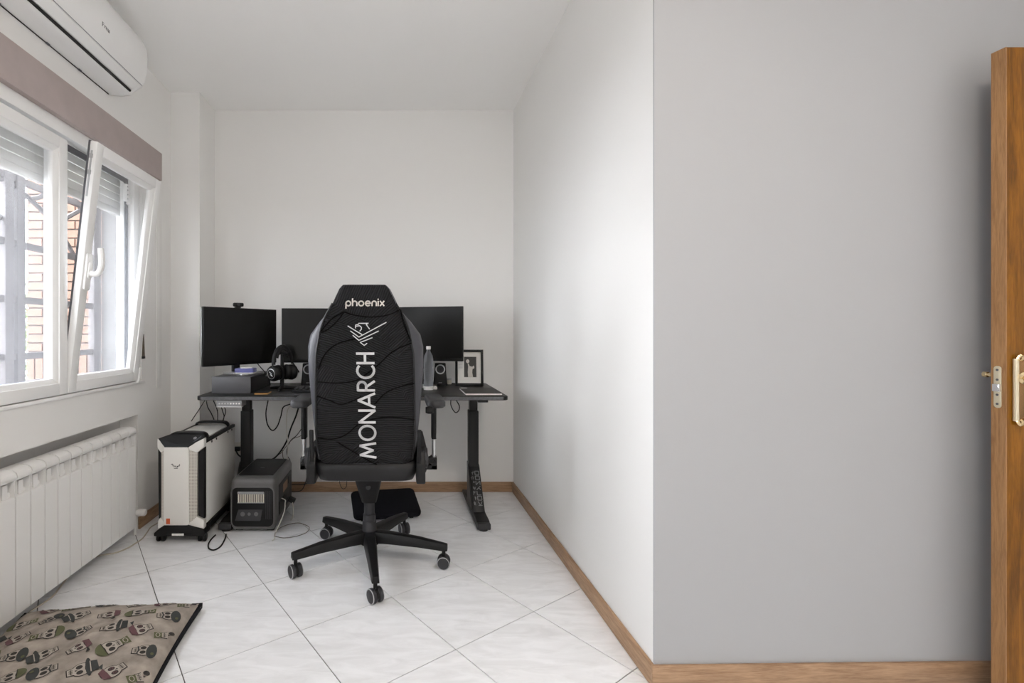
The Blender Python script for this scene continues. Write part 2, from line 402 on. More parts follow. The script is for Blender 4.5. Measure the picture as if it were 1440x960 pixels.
# ------------------------------------------------------------------ window
win = struct(thing('window_1', None, None, (0, 0, 0)), 'white double casement window with its far sash tilted inwards')
bm = bmesh.new(); ring_frame(bm, WY0, WY1, WZ0, WZ1, 0.062, -1.605, -1.532); ring_frame(bm, WY0 + .055, WY1 - .055, WZ0 + .05, WZ1 - .055, 0.022, -1.605, -1.575)
box(bm, -1.605, -1.575, 2.187, 2.235, WZ0 + .06, WZ1 - .06)
obj('frame', bm, M_pvc, win, bevel=0.003)
bm = bmesh.new(); ring_frame(bm, WY0 + .06, WY1 - .06, WZ0 + .06, WZ1 - .075, 0.030, -1.574, -1.566)
obj('gasket', bm, M_gasket, win)
obj('sill_strip', NB(-1.532, -1.505, WY0 - .01, WY1 + .01, WZ0 - .004, WZ0 + .012), M_pvc, win, bevel=0.003)
def sash(y0, y1, z0, z1, tilt):
    h = z1 - z0; w = y1 - y0
    bm = bmesh.new(); ring_frame(bm, 0, w, 0, h, 0.052, -0.042, 0.0)
    s = obj('sash', bm, M_pvc, win, bevel=0.004); s.location = (-1.50, y0, z0); s.rotation_euler = (0, tilt, 0)
    bm = bmesh.new()
    a, b, d = 0.049, 0.074, 0.018
    for (p, q, r, t) in (((a, a), (w - a, a), (w - b, b), (b, b)), ((w - a, a), (w - a, h - a), (w - b, h - b), (w - b, b)),
                         ((w - a, h - a), (a, h - a), (b, h - b), (w - b, h - b)), ((a, h - a), (a, a), (b, b), (b, h - b))):
        o4 = [(-0.004, *p), (-0.004, *q), (-d, *r), (-d, *t)]
        vs = [bm.verts.new(v) for v in o4] + [bm.verts.new((-0.039, v[1], v[2])) for v in o4]
        for f in ((0, 1, 2, 3), (7, 6, 5, 4), (0, 4, 5, 1), (1, 5, 6, 2), (2, 6, 7, 3), (3, 7, 4, 0)): bm.faces.new([vs[k] for k in f])
    obj('glazing_bead', bm, M_pvc, s, bevel=0.0015)
    obj('pane', NB(-0.032, -0.028, b - .01, w - b + .01, b - .01, h - b + .01), M_glass, s, smooth=0)
    bm = bmesh.new(); ring_frame(bm, -0.0015, w + .0015, -0.0015, h + .0015, 0.01, -0.040, -0.031)
    obj('edge_seal', bm, M_gasket, s)
    return s
s1 = sash(1.612, 2.196, 0.872, 2.02, 0)
s2 = sash(2.199, 2.790, 0.872, 2.026, R(6.6))
hz = 0.575                                     # tilt handle, lever turned up
bm = bmesh.new(); prism(bm, rrect(0.008, 0.048, hz - .10, hz + .07, 0.012), 'x', 0.0, 0.012); prism(bm, rrect(0.014, 0.042, hz - .045, hz + .03, 0.012), 'x', 0.012, 0.02)
hp = obj('handle', bm, M_pvc, s2, bevel=0.003)
bm = bmesh.new(); tube(bm, [(0.015, 0.029, hz - .02), (0.036, 0.031, hz - .022), (0.052, 0.036, hz - .010), (0.058, 0.040, hz + .03), (0.052, 0.040, hz + .065), (0.044, 0.040, hz + .10)], 0.0135, 10, 5)
obj('handle_lever', bm, M_pvc, s2)
bm = bmesh.new(); cyl(bm, (-0.005, 0.594, 0.0), (-0.005, 0.594, 0.075), 0.011, seg=12); cyl(bm, (-0.01, 0.592, -0.012), (-0.01, 0.592, 0.0), 0.013, seg=12)
obj('hinge_cover', bm, M_pvc, s2)
bm = bmesh.new(); box(bm, -0.024, -0.017, -0.002, 0.0, 0.90, 1.11); box(bm, -0.027, -0.014, -0.005, 0.0, 1.0, 1.02); box(bm, -0.027, -0.014, -0.005, 0.0, 1.075, 1.095)
obj('locking_strip', bm, M_silver, s2)
bm = bmesh.new(); box(bm, -1.575, -1.553, 2.765, 2.80, 1.90, 2.0); box(bm, -1.575, -1.545, 2.785, 2.80, 1.885, 1.93)
obj('stay_bracket', bm, M_pvc, win, bevel=0.002)
bm = bmesh.new()
for zz in (1.915, 1.94, 1.965, 1.985): cyl(bm, (-1.553, 2.776, zz), (-1.5515, 2.776, zz), 0.004, seg=8)
obj('bracket_screw', bm, M_gasket, win)

cov = tag(obj('shutter_box_cover', NB(-1.535, -1.503, 1.2, 3.078, 2.113, 2.285), M_mauve, bevel=0.002), 'long mauve painted shutter box cover above the window', 'panel')
sh = thing('roller_shutter', 'white slatted roller shutter half lowered outside the window', 'shutter', (-1.66, 2.205, 1.875))
bm = bmesh.new(); prism(bm, [(-.008, 0.002), (.008, 0.002), (.010, .02), (.008, .042), (-.008, .042), (-.012, .02)], 'y', -0.64, 0.675)
bm2 = bm
slat = obj('slat', bm2, M_shut, sh)
for k in range(1, 9):
    o = link('slat', slat.data, sh); o.location = (0, 0, 0.0445 * k)
obj('bottom_rail', NB(-.011, .011, -.64, .675, -.035, 0.0), M_shut, sh, bevel=0.002)
for s in (-.658, .664):
    obj('guide_rail', NB(-.014, .014, s, s + .024, -1.01, .235), M_shut, sh, bevel=0.002)
tr = tag(obj('cable_trunking', NB(XL, XL + .006, 3.035, 3.095, 0.80, 2.11), M_wall, bevel=0.002), 'flat white cable trunking on the wall beside the pillar', 'trunking')
bm = bmesh.new(); prism(bm, [(2.866, 1.005), (2.895, 1.005), (2.885, 1.14), (2.88, 1.14)], 'x', XL, XL + .004)
st = tag(obj('shutter_strap', bm, M_strap), 'short brown shutter strap end beside the tilted sash', 'strap')
obj('strap_clip', NB(XL, XL + .007, 2.864, 2.892, 0.993, 1.007), M_black, st)

# ------------------------------------------------------------------ outside the window
bm = bmesh.new(); box(bm, XO - .004, -1.612, 2.894, 2.91, WZ0 + .006, WZ1); box(bm, XO - .03, -1.69, WY0, 2.90, WZ0 - .025, WZ0 + .006)
struct(obj('trim_1', bm, M_reveal, smooth=0), 'pale rendered outside window reveal')
gr = thing('window_grille', 'dark iron security grille outside the window', 'grille', (-1.80, 0, 0.8))
def gbar(y0, y1, z, t=.011, h=.016):
    obj('bar', NB(-t, t, y0, y1, z - .8 - h, z - .8 + h), M_steel, gr, bevel=0.002)
for z in (0.90, 1.035, 1.303, 1.566, 1.87): gbar(1.39, 2.92, z)
for y0, y1 in ((1.39, 1.44), (2.195, 2.245), (2.265, 2.315), (2.835, 2.905)):
    obj('post', NB(-.018, .018, y0, y1, 0.0, 1.45), M_steel, gr, bevel=0.003)
def gscroll(pts):
    bm = bmesh.new(); tube(bm, [(0, y * .957, 1.15 + (z - 1.15) * .957 - .8) for y, z in pts], 0.012, 6, 5); obj('scroll', bm, M_steel, gr)
gscroll([(2.10, 1.89), (2.22, 1.885), (2.36, 1.865), (2.48, 1.825), (2.60, 1.765), (2.74, 1.66), (2.80, 1.60)])
gscroll([(2.47, 1.83), (2.54, 1.86), (2.59, 1.90)])
gscroll([(2.64, 1.73), (2.76, 1.81), (2.90, 1.895)])
gscroll([(2.75, 2.06), (2.82, 1.93), (2.90, 1.84)])
gscroll([(2.285, 1.70), (2.22, 1.62), (2.2, 1.585)])
gscroll([(1.50, 1.60), (1.60, 1.70), (1.75, 1.80), (1.95, 1.87), (2.10, 1.89)])

bw = struct(obj('brick_wall', NB(-2.765, XO - 0.02, 3.612, 3.80, -0.4, 3.3), M_mortar, smooth=0), 'salmon brick wall of the building outside the window')
brick_me = None; half_me = None
bl, bh, gp = 0.232, 0.055, 0.010
def mk_brick(l):
    return obj('brick', NB(-l / 2, l / 2, 0, 0.02, -bh / 2, bh / 2), M_brick, bw, bevel=0.002, seg=1)
row = 0; z = 1.00 + bh / 2 + gp
while z < 2.55:
    x = -2.765 + (0 if row % 2 else -(bl + gp) / 2)
    while x < XO - 0.06:
        x0, x1 = max(x, -2.768), min(x + bl, XO - 0.022)
        if x1 - x0 > 0.05:
            if abs(x1 - x0 - bl) < 1e-6:
                if brick_me is None: o = mk_brick(bl); brick_me = o.data
                else: o = link('brick', brick_me, bw)
            else: o = mk_brick(x1 - x0)
            o.location = ((x0 + x1) / 2, 3.60 + random.uniform(-.002, .002), z)
        x += bl + gp
    z += bh + gp; row += 1
x = -2.768
sold = None
while x < XO - 0.08:                            # upright course below
    if sold is None:
        o = obj('brick', NB(-bh / 2, bh / 2, 0, 0.02, -bl / 2, bl / 2), M_brick, bw, bevel=0.002, seg=1); sold = o.data
    else: o = link('brick', sold, bw)
    o.location = (x + bh / 2, 3.60, 1.0 - bl / 2); x += bh + gp
struct(obj('ground_outside', NB(-14, XO - .001, -8, 16, -0.5, -0.4), M_ground, smooth=0), 'paved ground outside')
tree = thing('garden_tree', 'light green leafy tree seen past the brick wall outside', 'tree', (-8.6, 10.2, -0.4))
bm = bmesh.new(); cyl(bm, (0, 0, 0), (0.1, 0, 1.5), 0.11, 0.06, 8); cyl(bm, (0.1, 0, 1.3), (0.6, 0, 2.3), 0.05, 0.02, 6); cyl(bm, (0.1, 0, 1.3), (-.5, .1, 2.2), 0.05, 0.02, 6)
obj('trunk', bm, M_bark, tree)
bm = bmesh.new()
for k in range(3600):
    while True:
        p = Vector((random.uniform(-1, 1), random.uniform(-1, 1), random.uniform(-1, 1)))
        if p.length < 1: break
    p = Vector((p.x * 1.25, p.y * 1.2, p.z * 1.25 + 1.55))
    a = Vector((random.gauss(0, 1), random.gauss(0, 1), random.gauss(0, 1))).normalized(); u, v = frame_for(a); s = random.uniform(.04, .075)
    bm.faces.new([bm.verts.new(p + u * s), bm.verts.new(p + v * s * .5), bm.verts.new(p - u * s), bm.verts.new(p - v * s * .5)])
fo = obj('foliage', bm, M_leaf, tree, smooth=0, recalc=False); fo['kind'] = 'stuff'

# ------------------------------------------------------------------ air conditioner
ac = thing('air_conditioner', 'white wall mounted air conditioner above the mauve shutter box', 'air conditioner', (XL, 1.67, 2.40))
L = 0.895
prof = [(0, 0.0), (.06, -.008), (.105, -.004), (.118, .004), (.122, .012), (.172, .042), (.186, .07), (.197, .12), (.20, .19), (.196, .24), (.18, .275), (.15, .292), (0, .295)]
def ac_ring(y, s):
    cx, cz = .0, .15
    return [(max(0, cx + (p[0] - cx) * s), y, cz + (p[1] - cz) * s) for p in prof]
bm = bmesh.new(); loft(bm, [ac_ring(0, .93), ac_ring(.012, .99), ac_ring(.03, 1), ac_ring(L - .03, 1), ac_ring(L - .012, .985), ac_ring(L, .93)])
obj('body', bm, M_ac, ac, smooth=40)
bm = bmesh.new(); prism(bm, [(.119, .003), (.121, .0065), (.1285, .0115), (.1265, .0035)], 'y', .035, L - .045)
sl = obj('air_outlet', bm, M_slot_shadow, ac)
bm = bmesh.new(); prism(bm, [(.130, .0130), (.1345, .0105), (.1745, .0375), (.172, .043)], 'y', .04, L - .05)
obj('louver', bm, M_ac, ac, bevel=0.001)
bm = bmesh.new(); box(bm, .1735, .1757, .02, L - .025, .0435, .0455)
obj('panel_seam', bm, M_grey, ac)
obj('rear_shadow_strip', NB(0, .003, .02, L - .03, -.004, .0), M_slot_shadow, ac)  # dark strip painting the shadow line where the unit meets the wall
for yy in (0.41, 0.62, 0.15):
    obj('clip', NB(.001, .010, yy, yy + .02, -.008, -.001), M_gasket, ac, bevel=0.002)
bm = bmesh.new()                                # small badge, strokes on the front
for a, b in (((0, 0), (0, .018)), ((0, .018), (.008, .018)), ((0, .010), (.006, .010)), ((.012, .002), (.012, .012)), ((.012, .012), (.020, .012)), ((.020, .012), (.020, .002)), ((.025, 0), (.025, .012)), ((.031, 0), (.031, .012)), ((.031, .003), (.037, 0)), ((.037, 0), (.037, .012))):
    y0, z0 = min(a[0], b[0]), min(a[1], b[1]); y1, z1 = max(a[0], b[0]), max(a[1], b[1])
    box(bm, .1955, .1990, .490 + y0 * 1.4, .490 + y1 * 1.4 + .002, .118 + z0, .118 + z1 + .002)
obj('badge', bm, M_grey, ac)

# ------------------------------------------------------------------ radiator
SW = 0.0762
RXF, RZ0, RZ1, RY1 = -1.45, 0.067, 0.630, 2.672
rad = thing('radiator', 'white sectional aluminium radiator in the recess under the window', 'radiator', (RXF, RY1, RZ0))
h = RZ1 - RZ0
bm = bmesh.new()
g = 0.0024
prism(bm, [(-.054, 0.0), (-.002, .004), (0, .012), (0, h - .112), (-.003, h - .104), (-.020, h - .101), (-.054, h - .12)], 'y', g, SW - g)          # front blade
box(bm, -.055, -.010, SW / 2 - .012, SW / 2 + .012, .01, h - .05)                                                                   # column
box(bm, -.062, -.055, g, SW - g, .02, h - .08)
prism(bm, [(-.095, h - .05), (-.095, h - .02), (-.08, h - .004), (-.04, h), (-.012, h - .004), (0.003, h - .014), (.007, h - .028), (.004, h - .04), (-.008, h - .042), (-.02, h - .03), (-.07, h - .03)], 'y', g, SW - g)
box(bm, -.05, -.001, g, g + .004, h - .11, h - .035)
box(bm, -.05, -.001, SW - g - .004, SW - g, h - .11, h - .035)
prism(bm, [(-.055, h - .135), (-.05, h - .110), (-.022, h - .084), (-.018, h - .090), (-.018, h - .12)], 'y', g, SW - g)
sec = obj('section', bm, M_rad, rad, bevel=0.0012, seg=1)
sec.location = (0, -SW, 0)
for k in range(2, 18):
    o = link('section', sec.data, rad); o.location = (0, -SW * k, 0)
bm = bmesh.new(); cyl(bm, (-.045, -.02, .035), (-.045, .035, .035), .016, seg=12)
obj('end_plug', bm, M_rad, rad)
bm = bmesh.new(); cyl(bm, (-.045, .03, .06), (-.045, .075, .06), .012, seg=10); cyl(bm, (-.045, .075, .045), (-.045, .075, .08), .013, seg=10); turned(bm, (-.045, .075, .06), (1, 0, 0), [(0, .015), (.03, .02), (.055, .02), (.062, .014)], 14)
obj('valve', bm, M_white, rad)
bm = bmesh.new(); cyl(bm, (-.045, .075, -.066), (-.045, .075, .045), .008, seg=10); cyl(bm, (-.045, .075, .07), (-.045, .075, .55), .006, seg=10)
obj('pipe', bm, M_rad, rad)
bm = bmesh.new(); cyl(bm, (-.055, -SW * 17, h - .055), (-.055, .0, h - .055), .016, seg=10); cyl(bm, (-.04, -SW * 17, .035), (-.04, 0, .035), .016, seg=10)
obj('header', bm, M_rad, rad)

# ------------------------------------------------------------------ door
dr = struct(thing('door_1', None, None, (1.834, 1.46, 0.006)), 'varnished oak door standing open against the grey wall')
DW, DT, DH = 0.74, 0.036, 2.005
bm = NB(0.004, DW, 0, DT, 0, DH); obj('leaf', bm, W_door, dr, bevel=0.0015)
obj('edge_band', NB(0, 0.004, 0.0, DT, 0, DH), W_edge, dr)
lz = 1.0 - 0.006
zc = H - (544 - PY) / F * 1.475 - 0.006
bm = bmesh.new(); prism(bm, rrect(0.009, 0.028, zc - .064, zc + .064, .009), 'x', -0.0025, 0.0005)
lp = obj('lock_plate', bm, M_brassl, dr, bevel=0.0006)
bm = bmesh.new(); prism(bm, [(0, .010), (0, .027), (-.009, .027), (-.006, .010)], 'z', zc - .014, zc + .009)
obj('latch', bm, M_chrome, dr, bevel=0.001)
bm = bmesh.new()
for s in (-.052, -.024, .022, .052): cyl(bm, (-.0022, .0185, zc + s), (-.0034, .0185, zc + s), .0035, seg=10)
obj('lock_screw', bm, M_gasket, dr)
hx = 0.020                                       # ornate long handle plate on the face
zt, zb = H - (500 - PY) / F * 1.45 - .006, H - (597 - PY) / F * 1.45 - .006
hp = obj('handle_plate', NB(hx, hx + .052, -0.004, 0, zb + .012, zt - .012), M_bronze, dr, bevel=0.002)
for x in (hx + .003, hx + .049):
    bm = bmesh.new(); cyl(bm, (x, -.006, zb + .01), (x, -.006, zt - .01), .0065, seg=12); cyl(bm, (x - .004, -.010, zb + .012), (x - .004, -.010, zt - .012), .003, seg=8)
    obj('plate_rail', bm, M_brassl, dr)
for zz, s in ((zt - .006, 1), (zb + .006, -1)):
    bm = bmesh.new()
    for x, d in ((hx + .003, 1), (hx + .049, -1)):
        tube(bm, [(x, -.007, zz - s * .012), (x + d * .001, -.010, zz), (x + d * .006, -.011, zz + s * .006), (x + d * .013, -.010, zz + s * .003), (x + d * .012, -.009, zz - s * .005), (x + d * .008, -.009, zz - s * .003)], .005, 8, 5)
    cyl(bm, (hx + .012, -.006, zz), (hx + .042, -.006, zz), .005, seg=8)
    obj('plate_scroll', bm, M_brass, dr)
zl = H - (533 - PY) / F * 1.42 - .006
bm = bmesh.new(); turned(bm, (hx + .026, 0, zl), (0, -1, 0), [(0, .02), (.008, .018), (.012, .010), (.035, .009), (.042, .012)], 14)
tube(bm, [(hx + .026, -.042, zl), (hx + .05, -.046, zl), (hx + .09, -.046, zl - .004), (hx + .13, -.043, zl + .002)], .008, 10, 5)
turned(bm, (hx + .030, -.044, zl), (-1, 0, 0), [(0, .007), (.008, .010), (.014, .010), (.020, .004)], 12)
obj('lever', bm, M_brass, dr)
bm = bmesh.new(); turned(bm, (hx - .012, DT, zl + .006), (0, 1, 0), [(0, .009), (.004, .009), (.006, .006), (.012, .006), (.014, .009), (.024, .009), (.027, .005)], 14)
obj('back_knob', bm, M_brass, dr)

# ------------------------------------------------------------------ desk
DZ = 0.79
DX0, DX1, DYF, DYB = -1.14, 0.622, 2.72, 3.44
desk = thing('desk', 'black height adjustable desk against the back wall', 'desk', ((DX0 + DX1) / 2, DYF, 0))
cx = (DX0 + DX1) / 2
bm = bmesh.new(); prism(bm, rrect(DX0 - cx, DX1 - cx, 0, DYB - DYF, .03), 'z', DZ - .024, DZ)
obj('desktop', bm, M_desk, desk, bevel=0.004)
obj('front_edge', NB(DX0 - cx + .03, DX1 - cx - .03, -.0012, .002, DZ - .021, DZ - .004), M_deskedge, desk)
def desk_leg(x):
    yc = 3.20 - DYF
    bm = bmesh.new(); box(bm, x - .031, x + .031, yc - .04, yc + .04, .045, .635)
    obj('column', bm, M_blacks, desk, bevel=0.003)
    bm = bmesh.new(); box(bm, x - .025, x + .025, yc - .033, yc + .033, .635, DZ - .03)
    obj('inner_column', bm, M_blacks, desk, bevel=0.003)
    ya, yb = 2.785 - DYF, 3.45 - DYF
    bm = bmesh.new(); prism(bm, [(ya + .012, .008), (yb, .008), (yb, .03), (yc + .05, .05), (ya + .05, .05), (ya, .038), (ya, .012)], 'x', x - .038, x + .038)
    ft = obj('foot', bm, M_blacks, desk, bevel=0.003)
    obj('foot_cap', NB(x - .0385, x + .0385, ya - .003, ya + .03, .014, .046), M_dgrey, desk, bevel=0.004)
    for yy in (ya + .03, yb - .03):
        bm = bmesh.new(); cyl(bm, (x, yy, 0), (x, yy, .009), .026, seg=16); obj('glide', bm, M_rubber, desk)
    bm = bmesh.new(); prism(bm, [(2.957 - DYF, .05), (3.19 - DYF, .05), (3.19 - DYF, .285), (3.165 - DYF, .278)], 'x', x - .036, x + .036)
    obj('gusset', bm, M_blacks, desk, bevel=0.002)
    bm = bmesh.new(); prism(bm, [(3.0 - DYF, .05), (3.17 - DYF, .30), (3.20 - DYF, .30), (3.20 - DYF, .05)], 'x', x - .0405, x - .036)
    obj('gusset_plate', bm, M_dgrey, desk)
    # grey lettering print running down the sloping face (worn, hardly readable in the photo)
    bm = bmesh.new(); rr = random.Random(3)
    p0, p1 = Vector((0, 2.975 - DYF, .0685)), Vector((0, 3.155 - DYF, .2675)); nrm = Vector((0, -.73, .68)) * .0012
    def stroke(u0, t0, u1, t1, wd=.0045):
        a = p0.lerp(p1, t0) + nrm; b = p0.lerp(p1, t1) + nrm
        a.x, b.x = x + u0, x + u1
        d = (b - a).normalized(); s = d.cross(nrm.normalized()) * wd / 2
        bm.faces.new([bm.verts.new(q) for q in (a - s, b - s, b + s, a + s)])
    t = .06
    for ch in ('K', 'D', 'L', 'Y', 'S', 'O', 'D'):
        uL, uR, t1 = .001, .026, t + .095
        shapes = {'K': [(uL, t, uR, t), (uL, t1, uR * .5, t), (uR, t1, uR * .5, t)], 'D': [(uL, t, uR, t), (uL, t, uL, t1), (uR, t, uR, t1), (uL, t1, uR, t1)],
                  'L': [(uL, t, uR, t), (uL, t, uL, t1)], 'Y': [(uL, t, uR, t1), (uR, t, uR * .5, t + .05)], 'S': [(uL, t, uL, t1), (uL, t, uR, t1), (uR, t, uR, t1)],
                  'O': [(uL, t, uR, t), (uL, t1, uR, t1), (uL, t, uL, t1), (uR, t, uR, t1)]}[ch]
        for s in shapes: stroke(*s)
        for _ in range(3):
            u = rr.uniform(-.028, -.008); stroke(u, t + rr.uniform(0, .05), u + rr.uniform(-.006, .006), t + rr.uniform(.06, .1), .003)
        t += .125
    obj('leg_print', bm, M_deskgraf, desk, smooth=0)
desk_leg(0.495 - cx); desk_leg(-1.0 - cx)
obj('crossbar', NB(-1.0 - cx, .495 - cx, .44, .50, DZ - .075, DZ - .030), M_blacks, desk, bevel=0.003)
for x in (-1.0 - cx, .495 - cx): obj('top_bracket', NB(x - .03, x + .03, .10, .66, DZ - .05, DZ - .024), M_blacks, desk, bevel=0.003)
cp = obj('control_panel', NB(-1.024 - cx, -.883 - cx, .006, .09, .730, .766), M_grey, desk, bevel=0.003)
obj('panel_trim', NB(-1.026 - cx, -.881 - cx, .003, .03, .727, .733), M_silver, cp)
for k in range(8):
    bm = bmesh.new(); cyl(bm, (-1.008 - cx + k * .016, .0065, .748), (-1.008 - cx + k * .016, .0035, .748), .0045, seg=10)
    obj('button', bm, M_white if k > 3 else M_silver, cp)
obj('cable_tray', NB(-.77 - cx, 0.10 - cx, .50, .58, .70, .706), M_silver, desk)

# ------------------------------------------------------------------ gaming chair
CX, CY = -0.145, 2.43
ch = thing('gaming_chair', 'black high backed gaming chair on casters in front of the desk', 'chair', (CX, CY, 0))
def backY(z): return -0.26 - (z - 0.55) * 0.15
def interp(tab, z):
    if z <= tab[0][0]: return tab[0][1]
    for (a, va), (b, vb) in zip(tab, tab[1:]):
        if z <= b:
            t = (z - a) / (b - a); return va + (vb - va) * t
    return tab[-1][1]
WT = [(.555, .205), (.60, .224), (.70, .235), (.782, .243), (.887, .251), (.988, .257), (1.089, .256), (1.141, .243), (1.196, .201), (1.247, .154), (1.313, .123), (1.34, .108), (1.354, .09)]
WP = [(.555, .175), (.575, .205), (.615, .213), (.70, .217), (.93, .214), (1.055, .209), (1.11, .198), (1.16, .188), (1.20, .178), (1.25, .144), (1.313, .113), (1.34, .10), (1.352, .085)]
zs = [.555 + i * .0266 for i in range(30)] + [1.335, 1.346, 1.352]
def wz(z): return interp(WT, z)
def wpz(z): return min(interp(WP, z), wz(z) - .008)
rings = []
for z in zs:
    w, p, y = wz(z), wpz(z), backY(z)
    k = 1.0 if z < 1.3 else max(.35, 1 - ((z - 1.3) / .055) ** 2 * .6)
    half = [(0, y), (p * .55, y + .001), (p, y + .006), (p + (w - p) * .65, y + .022 * k), (w, y + .06 * k), (w * .985, y + .11 * k), (w - .035, y + .14 * k), (max(.02, w - .09), y + .115 * k), (0, y + .10 * k)]
    rings.append([(a, b, z) for a, b in half] + [(-a, b, z) for a, b in half[-2:0:-1]])
bm = bmesh.new(); loft(bm, rings); obj('backrest', bm, M_bolster, ch, smooth=60)
rings = []
zc2 = [.560, .566] + [z for z in zs if .575 < z < 1.35] + [1.352]
for i, z in enumerate(zc2):
    p, y = wpz(z), backY(z)
    lip = .004 if i in (0, len(zc2) - 1) else -.007
    row_ = [(-p - .002, y + .006, z)] + [(-p + .012 + (2 * p - .024) * k / 10, y + lip, z) for k in range(11)] + [(p + .002, y + .006, z)]
    rings.append(row_)
bm = bmesh.new(); loft(bm, rings, closed=False); cover = obj('back_cover', bm, M_ribbed, ch, smooth=60)
YO = -.0085
def on_back(px, py, off=0.0):                    # pixel on the chair's back -> local point on the cover
    Y = 2.1
    for _ in range(6):
        z = H - (py - PY) / F * Y; Y = CY + backY(z) + YO + off
    return Vector(((px - PX) / F * Y - CX, Y - CY, z))
def zo(x, y): return (400 + x / 3, 380 + y / 3)
seams = [[(250, 175), (300, 190), (370, 197), (440, 187), (488, 165)], [(250, 178), (222, 215), (185, 248), (155, 262)],
         [(142, 415), (170, 355), (220, 312), (300, 288)], [(140, 470), (220, 475), (300, 465), (355, 430), (400, 395), (460, 340), (538, 305)],
         [(138, 530), (190, 548), (240, 565), (300, 545), (325, 530)], [(380, 565), (430, 515), (500, 487), (548, 477)],
         [(140, 705), (200, 712), (260, 692), (320, 645), (400, 622), (470, 620), (548, 630)], [(220, 722), (300, 770), (360, 805), (390, 818)], [(155, 255), (200, 205), (250, 175)], [(490, 165), (505, 230), (535, 300)]]
for s in seams:
    bm = bmesh.new(); tube(bm, [on_back(*zo(*p), .0012) for p in s], .0028, 6, 6); obj('seam', bm, M_piping, cover)
bm = bmesh.new()
edge = [Vector((-wpz(z) - .002, backY(z) - .002, z)) for z in zc2[2:-4:2]]
tube(bm, edge, .0045, 6, 3); obj('piping', bm, M_leather, cover)
bm = bmesh.new(); tube(bm, [Vector((-v.x, v.y, v.z)) for v in edge], .0045, 6, 3); obj('piping', bm, M_leather, cover)
def ribbon(bm, pts, wd):                         # flat printed stroke following the cover
    n = Vector((0, -1, -0.15)).normalized()
    for i, (a, b) in enumerate(zip(pts, pts[1:])):
        d = (b - a)
        if d.length < 1e-6: continue
        d.normalize(); s = d.cross(n).normalized() * wd / 2; e = d * wd * .42
        a2 = a - e * .6; b2 = b + e * .6
        bm.faces.new([bm.verts.new(q) for q in (a2 - s, b2 - s, b2 + s, a2 + s)])
def arc(cx, cy, rx, ry, a0, a1, n=14): return [(cx + rx * cos(R(a0 + (a1 - a0) * k / n)), cy + ry * sin(R(a0 + (a1 - a0) * k / n))) for k in range(n + 1)]
# large capital lettering, drawn with strokes in a unit box (x right, y up, cap height 1)
CAPS = {'M': (0.98, [[(0, 0), (.17, 1), (.49, .18), (.81, 1), (.98, 0)]]), 'O': (1.0, [arc(.5, .5, .48, .5, 0, 360, 24)]), 'N': (.76, [[(0, 0), (0, 1), (.76, 0), (.76, 1)]]),
        'A': (.82, [[(0, 0), (.41, 1), (.82, 0)], [(.15, .34), (.67, .34)]]), 'R': (.52, [[(0, 0), (0, 1), (.25, 1)] + arc(.25, .75, .24, .25, 90, -90)[1:] + [(0, .5)], [(.2, .5), (.52, 0)]]),
        'C': (.78, [arc(.5, .5, .48, .5, 52, 308, 18)]), 'H': (.66, [[(0, 0), (0, 1)], [(.66, 0), (.66, 1)], [(0, .52), (.66, .52)]])}
gap = .17
WID = dict(M=.74, O=.76, N=.62, A=.72, R=.47, C=.62, H=.50)
for c in WID:
    k_ = WID[c] / CAPS[c][0]; CAPS[c] = (WID[c], [[(a * k_, b) for a, b in st_] for st_ in CAPS[c][1]])
tot = sum(CAPS[c][0] for c in 'MONARCH') + gap * 6
bm = bmesh.new(); adv = 0
for c in 'MONARCH':
    w_, strokes = CAPS[c]
    for s in strokes:
        pts = []
        for (a, b) in s:
            t = (adv + a) / tot                  # runs upwards along the back
            py = 643 + (497 - 643) * t; x0 = 528.5 + (525.5 - 528.5) * t; x1 = 507 + (501.5 - 507) * t
            pts.append(on_back(x0 + (x1 - x0) * b, py + b * 0.0, -.0032))
        ribbon(bm, pts, .0108)
    adv += w_ + gap
obj('lettering', bm, M_print, cover, smooth=0)
LOW = {'p': (.62, [[(.0, -.34), (0, .3)], arc(.31, .31, .31, .31, 0, 360, 18)]), 'h': (.56, [[(0, 0), (0, .95)], [(0, .33)] + arc(.28, .33, .28, .29, 180, 0)[1:] + [(.56, 0)]]), 'o': (.64, [arc(.32, .31, .32, .31, 0, 360, 18)]),
       'e': (.62, [[(.02, .32), (.62, .32)] + arc(.32, .31, .31, .31, 5, 310, 16)]), 'n': (.56, [[(0, 0), (0, .33)] + arc(.28, .33, .28, .29, 180, 0)[1:] + [(.56, 0)]]), 'i': (.02, [[(.0, 0), (0, .62)], [(0, .84), (0, .9)]]), 'x': (.5, [[(0, 0), (.5, .62)], [(0, .62), (.5, 0)]])}
bm = bmesh.new(); adv = 0; gap = .24; tot = sum(LOW[c][0] for c in 'phoenix') + gap * 6
for c in 'phoenix':
    w_, strokes = LOW[c]
    for s in strokes:
        ribbon(bm, [on_back(486.5 + (540 - 486.5) * (adv + a) / tot, 429.8 - b * 10.5, -.0032) for a, b in s], .0058)
    adv += w_ + gap
obj('lettering', bm, M_printw, cover, smooth=0)
bm = bmesh.new()
for s in ([(205, 515), (415, 642)], [(245, 590), (370, 680), (780, 460)], [(280, 655), (370, 730), (665, 590)], [(570, 690), (390, 760), (450, 805), (490, 775)],
          [(320, 545), (320, 500), (365, 488), (370, 474), (510, 474), (480, 492), (530, 560)], [(322, 518), (380, 510), (408, 535), (405, 565), (385, 590)]):
    ribbon(bm, [on_back(470 + a / 10.667, 410 + b / 10.667, -.0032) for a, b in s], .0042)
obj('bird_emblem', bm, M_print, cover, smooth=0)

